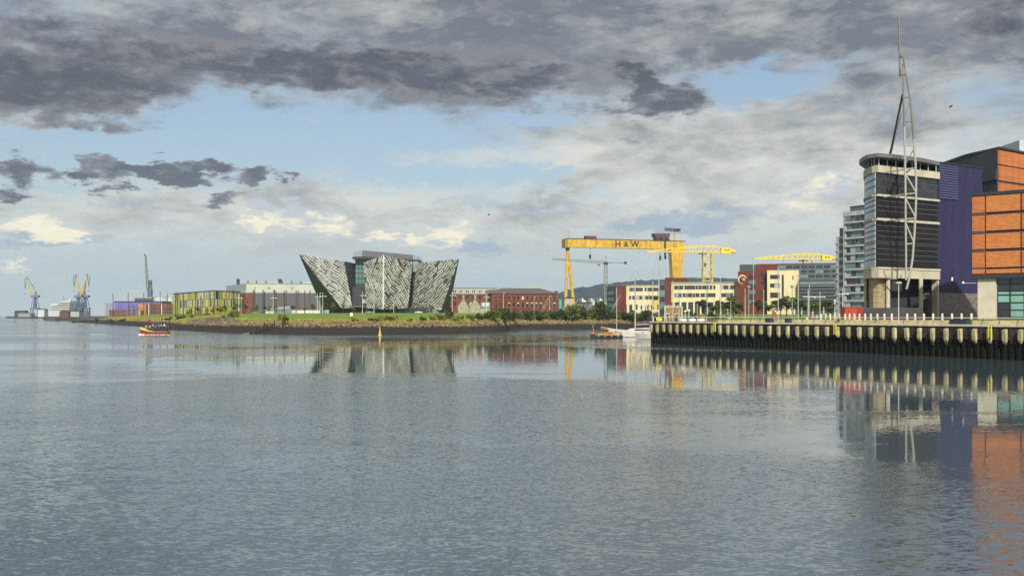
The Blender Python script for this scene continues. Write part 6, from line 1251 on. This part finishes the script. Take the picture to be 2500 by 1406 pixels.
# stone pump house
Y = 455; t = thing('pump_house', 'small battlemented stone pump house behind the pier end', 'pump house', (gx(1645, Y), Y, land(gx(1645, Y), Y))); f = Fac((gx(1622, Y), Y), (gx(1666, Y), Y)); L = f.L; z0, z1 = 4.2, gz(751, Y)
SBK = mat('banded_stone', (.26, .19, .11), .9, 0, .4, 1.2, .03); f.part('wall', SBK, t, 0, L, z0, z1, -5, 0); f.part('cornice', STF, t, -.2, L + .2, z1, z1 + .4, -5.2, .2)
for k in range(6): f.part('battlement', STF, t, .1 + k * L / 6, .1 + k * L / 6 + .7, z1 + .4, z1 + 1.0, -.4, .15)
for u in (.12, .62):
    f.part('arch_surround', STF, t, L * u - .25, L * u + 1.15, z0, z0 + 3.2, 0, .12); f.part('doorway', BLK, t, L * u, L * u + .9, z0, z0 + 2.8, .12, .16)
f.part('corner_quoin', STF, t, -.1, .5, z0, z1, 0, .15); f.part('corner_quoin', STF, t, L - .5, L + .1, z0, z1, 0, .15)
# raked ship-launch poles (sculptural gantries) by the slipways
for k, (a, b, c, d, Y, lab) in enumerate(((1380, 764, 1412, 729, 560, 'raked twin steel poles left of the sawtooth workshop'), (1422, 764, 1451, 727, 560, 'raked twin steel poles below the sawtooth roof'), (1450, 764, 1470, 733, 560, 'raked twin steel poles nearest the tower crane'), (1480, 764, 1514, 720, 560, 'raked twin steel poles before the maroon tower'), (1316, 762, 1337, 728, 565, 'raked twin steel poles before the brick office'), (1250, 760, 1270, 738, 565, 'dark raked steel poles before the brick office'))):
    p, q_ = at(a, b, Y), at(c, d, Y); p.z = land(p.x, Y) - .2; t = thing('raked_poles', lab, 'poles', tuple(p), 'raked steel poles along the slipway')
    for j, o_ in enumerate((0, 1.2)): MB().tube(p + Vector((o_, 0, 0)), q_ + Vector((o_ * .3, 0, 0)), .16, .1, 6).build('pole', DARK if 'dark' in lab else STEEL, t)
    MB().bar(p.lerp(q_, .6), p.lerp(q_, .6) + Vector((1, 0, 0)), .15).build('tie', STEEL, t)
# parked cars on the lawn edge road
def car(label, px, Y, body):
    x = gx(px, Y); z_ = land(x, Y); t = thing('parked_car', label, 'car', (x, Y, z_), 'cars parked beyond the lawn')
    MB().prism([(x - 2.1, Y), (x + 2.1, Y), (x + 2.1, Y + 1.7), (x - 2.1, Y + 1.7)], z_ + .3, z_ + .85).build('body', body, t)
    MB().hexa([(x - 1.4, Y + .05, z_ + .85), (x + 1.3, Y + .05, z_ + .85), (x + 1.3, Y + 1.65, z_ + .85), (x - 1.4, Y + 1.65, z_ + .85), (x - .8, Y + .2, z_ + 1.42), (x + .7, Y + .2, z_ + 1.42), (x + .7, Y + 1.5, z_ + 1.42), (x - .8, Y + 1.5, z_ + 1.42)]).build('cabin', GLASS, t); MB().box(x - .8, x + .7, Y + .2, Y + 1.5, z_ + 1.422, z_ + 1.47).build('roof', body, t)
    for sx in (-1.3, 1.3):
        for yy in (Y - .05, Y + 1.55): MB().tube((x + sx, yy, z_ + .32), (x + sx, yy + .2, z_ + .32), .32, n=10).build('wheel', BLK, t)
for lab, px, b in (('silver car parked left of the centre prow', 901, mat('car_silver', (.4, .42, .45), .3, .5, .02)), ('white van-like car parked under the right museum wing', 1022, WHITE), ('dark car parked before the striped building', 505, DARK), ('pale car parked right of the striped building', 561, WHITE), ('silver car parked before the paint hall', 623, MATS['car_silver']), ('dark blue car parked near the brick office', 1283, CANV)): car(lab, px, 650 if px < 1200 else 590, b)
# lawn signs, quay boards, lifebuoys
def board(label, px, Y, z0, zb_, zt_, w, m, cat='sign', post=STEEL, n=1):
    x = gx(px, Y); t = thing('sign_board', label, cat, (x, Y, z0)); MB().box(x - w / 2, x + w / 2, Y, Y + .08, zb_, zt_).build('panel', m, t)
    for o_ in ((-w * .3, w * .3) if n == 2 else (0,)): MB().bar((x + o_, Y + .13, z0 - .1), (x + o_, Y + .13, zt_), .08).build('post', post, t)
x = gx(858, 440); zg = land(x, 440); board('white square sign standing on the lawn edge', 858, 440, zg, gz(772, 440), gz(763.5, 440), 1.1, WHITE)
x = gx(887, 430); zg = land(x, 430); board('round-looking orange sign on the lawn edge', 887, 430, zg, zg + .25, zg + 1.1, .9, ORG)
board('yellow notice board at the pier end', 1609, 259.5, QZ, QZ + .35, QZ + 1.0, 1.3, mat('notice_yellow', (.75, .70, .04), .6, 0, .05), n=2); board('violet information board behind the railing', 1781, 240, QZ, QZ + .3, QZ + 1.05, .75, mat('notice_violet', (.42, .42, .62), .5, 0, .1), n=2)
for px, Y, lab, m in ((1890, 232, 'orange lifebuoy housing on a post before the cream block', ORG), (1715, 246, 'orange float hanging above the pier railing', ORG)):
    x = gx(px, Y); t = thing('lifebuoy', lab, 'lifebuoy', (x, Y, QZ)); MB().bar((x, Y + .12, QZ - .05), (x, Y + .12, gz(765 if px > 1800 else 769, Y)), .1).build('post', YEL2, t)
    zc_ = gz(767 if px > 1800 else 769, Y); rr_ = .42 if px > 1800 else .22; m_ = MB()
    for k in range(12): a0, a1 = k * math.pi / 6, (k + 1) * math.pi / 6; m_.tube((x + math.cos(a0) * rr_, Y, zc_ + math.sin(a0) * rr_), (x + math.cos(a1) * rr_, Y, zc_ + math.sin(a1) * rr_), rr_ * .38, n=6)
    m_.build('ring', m, t); MB().box(x - rr_ * .7, x + rr_ * .7, Y + .02, Y + .1, zc_ - rr_ * .7, zc_ + rr_ * .7).build('backboard', m, t)
# white dinghies, domes and clutter laid up on the pier
for k, (px, lab) in enumerate(((1668, 'white covered dinghy laid up on the pier, leftmost'), (1690, 'white covered dinghy laid up on the pier, middle'), (1712, 'white covered dinghy laid up on the pier, rightmost'))):
    Y = 252; x = gx(px, Y); t = thing('dinghy', lab, 'dinghy', (x, Y, QZ), 'white dinghies on the pier'); m_ = MB(); m_.ball((x, Y, QZ + .45), 1.0, .6, .42, 10, 6); m_.build('cover', WHITE, t); MB().box(x - .7, x + .7, Y - .2, Y + .2, QZ, QZ + .12).build('cradle', WOOD, t)
for k, (px, py, lab) in enumerate(((1673, 762, 'white radar dome on a post, left of the pair behind the pier'), (1682, 760, 'white radar dome on a post, right of the pair behind the pier'))):
    Y = 290; x = gx(px, Y); t = thing('radar_dome', lab, 'radar', (x, Y, 1)); MB().tube((x, Y, 1), (x, Y, gz(py, Y)), .08, n=6).build('post', WHITE, t); MB().ball((x, Y, gz(py, Y) + .2), .32).build('dome', WHITE, t)
# seabirds
for px, py, Y, s, lab in ((1193, 525, 150, .5, 'dark seabird flying above the museum wing'), (2320, 262, 120, .5, 'dark seabird flying right of the tall mast'), (36, 786, 420, .8, 'seabird skimming the water at far left')):
    p = at(px, py, Y); t = thing('seabird', lab, 'bird', tuple(p)); m_ = MB(); m_.ball(p, s * .35, s * .13, s * .12); m_.build('body', DARK, t)
    for sx in (-1, 1): MB().hexa([p + Vector((-.1 * s, 0, 0)), p + Vector((.15 * s, 0, 0)), p + Vector((.1 * s, sx * .45 * s, .3 * s)), p + Vector((-.05 * s, sx * .45 * s, .3 * s)), p + Vector((-.1 * s, 0, .03 * s)), p + Vector((.15 * s, 0, .03 * s)), p + Vector((.3 * s, sx * 1.0 * s, .22 * s)), p + Vector((.2 * s, sx * 1.0 * s, .22 * s))]).build('wing', DARK, t)
# ---------------------------------------------------------------- haze
mb = MB(); mb.box(-4700, 4700, -200, 6200, -4, 330)
hz = mb.build('haze', [], origin=(0, 0, -4)); tag(hz, 'thin pale blue air haze', None, None, 'stuff')
hm = bpy.data.materials.new('haze_air'); hm.use_nodes = True; t = hm.node_tree; t.nodes.clear()
pv = t.nodes.new('ShaderNodeVolumePrincipled'); pv.inputs['Density'].default_value = .00006; pv.inputs['Color'].default_value = (.62, .80, 1.0, 1); pv.inputs['Anisotropy'].default_value = .0
mo = t.nodes.new('ShaderNodeOutputMaterial'); t.links.new(pv.outputs[0], mo.inputs['Volume']); hz.data.materials.append(hm)
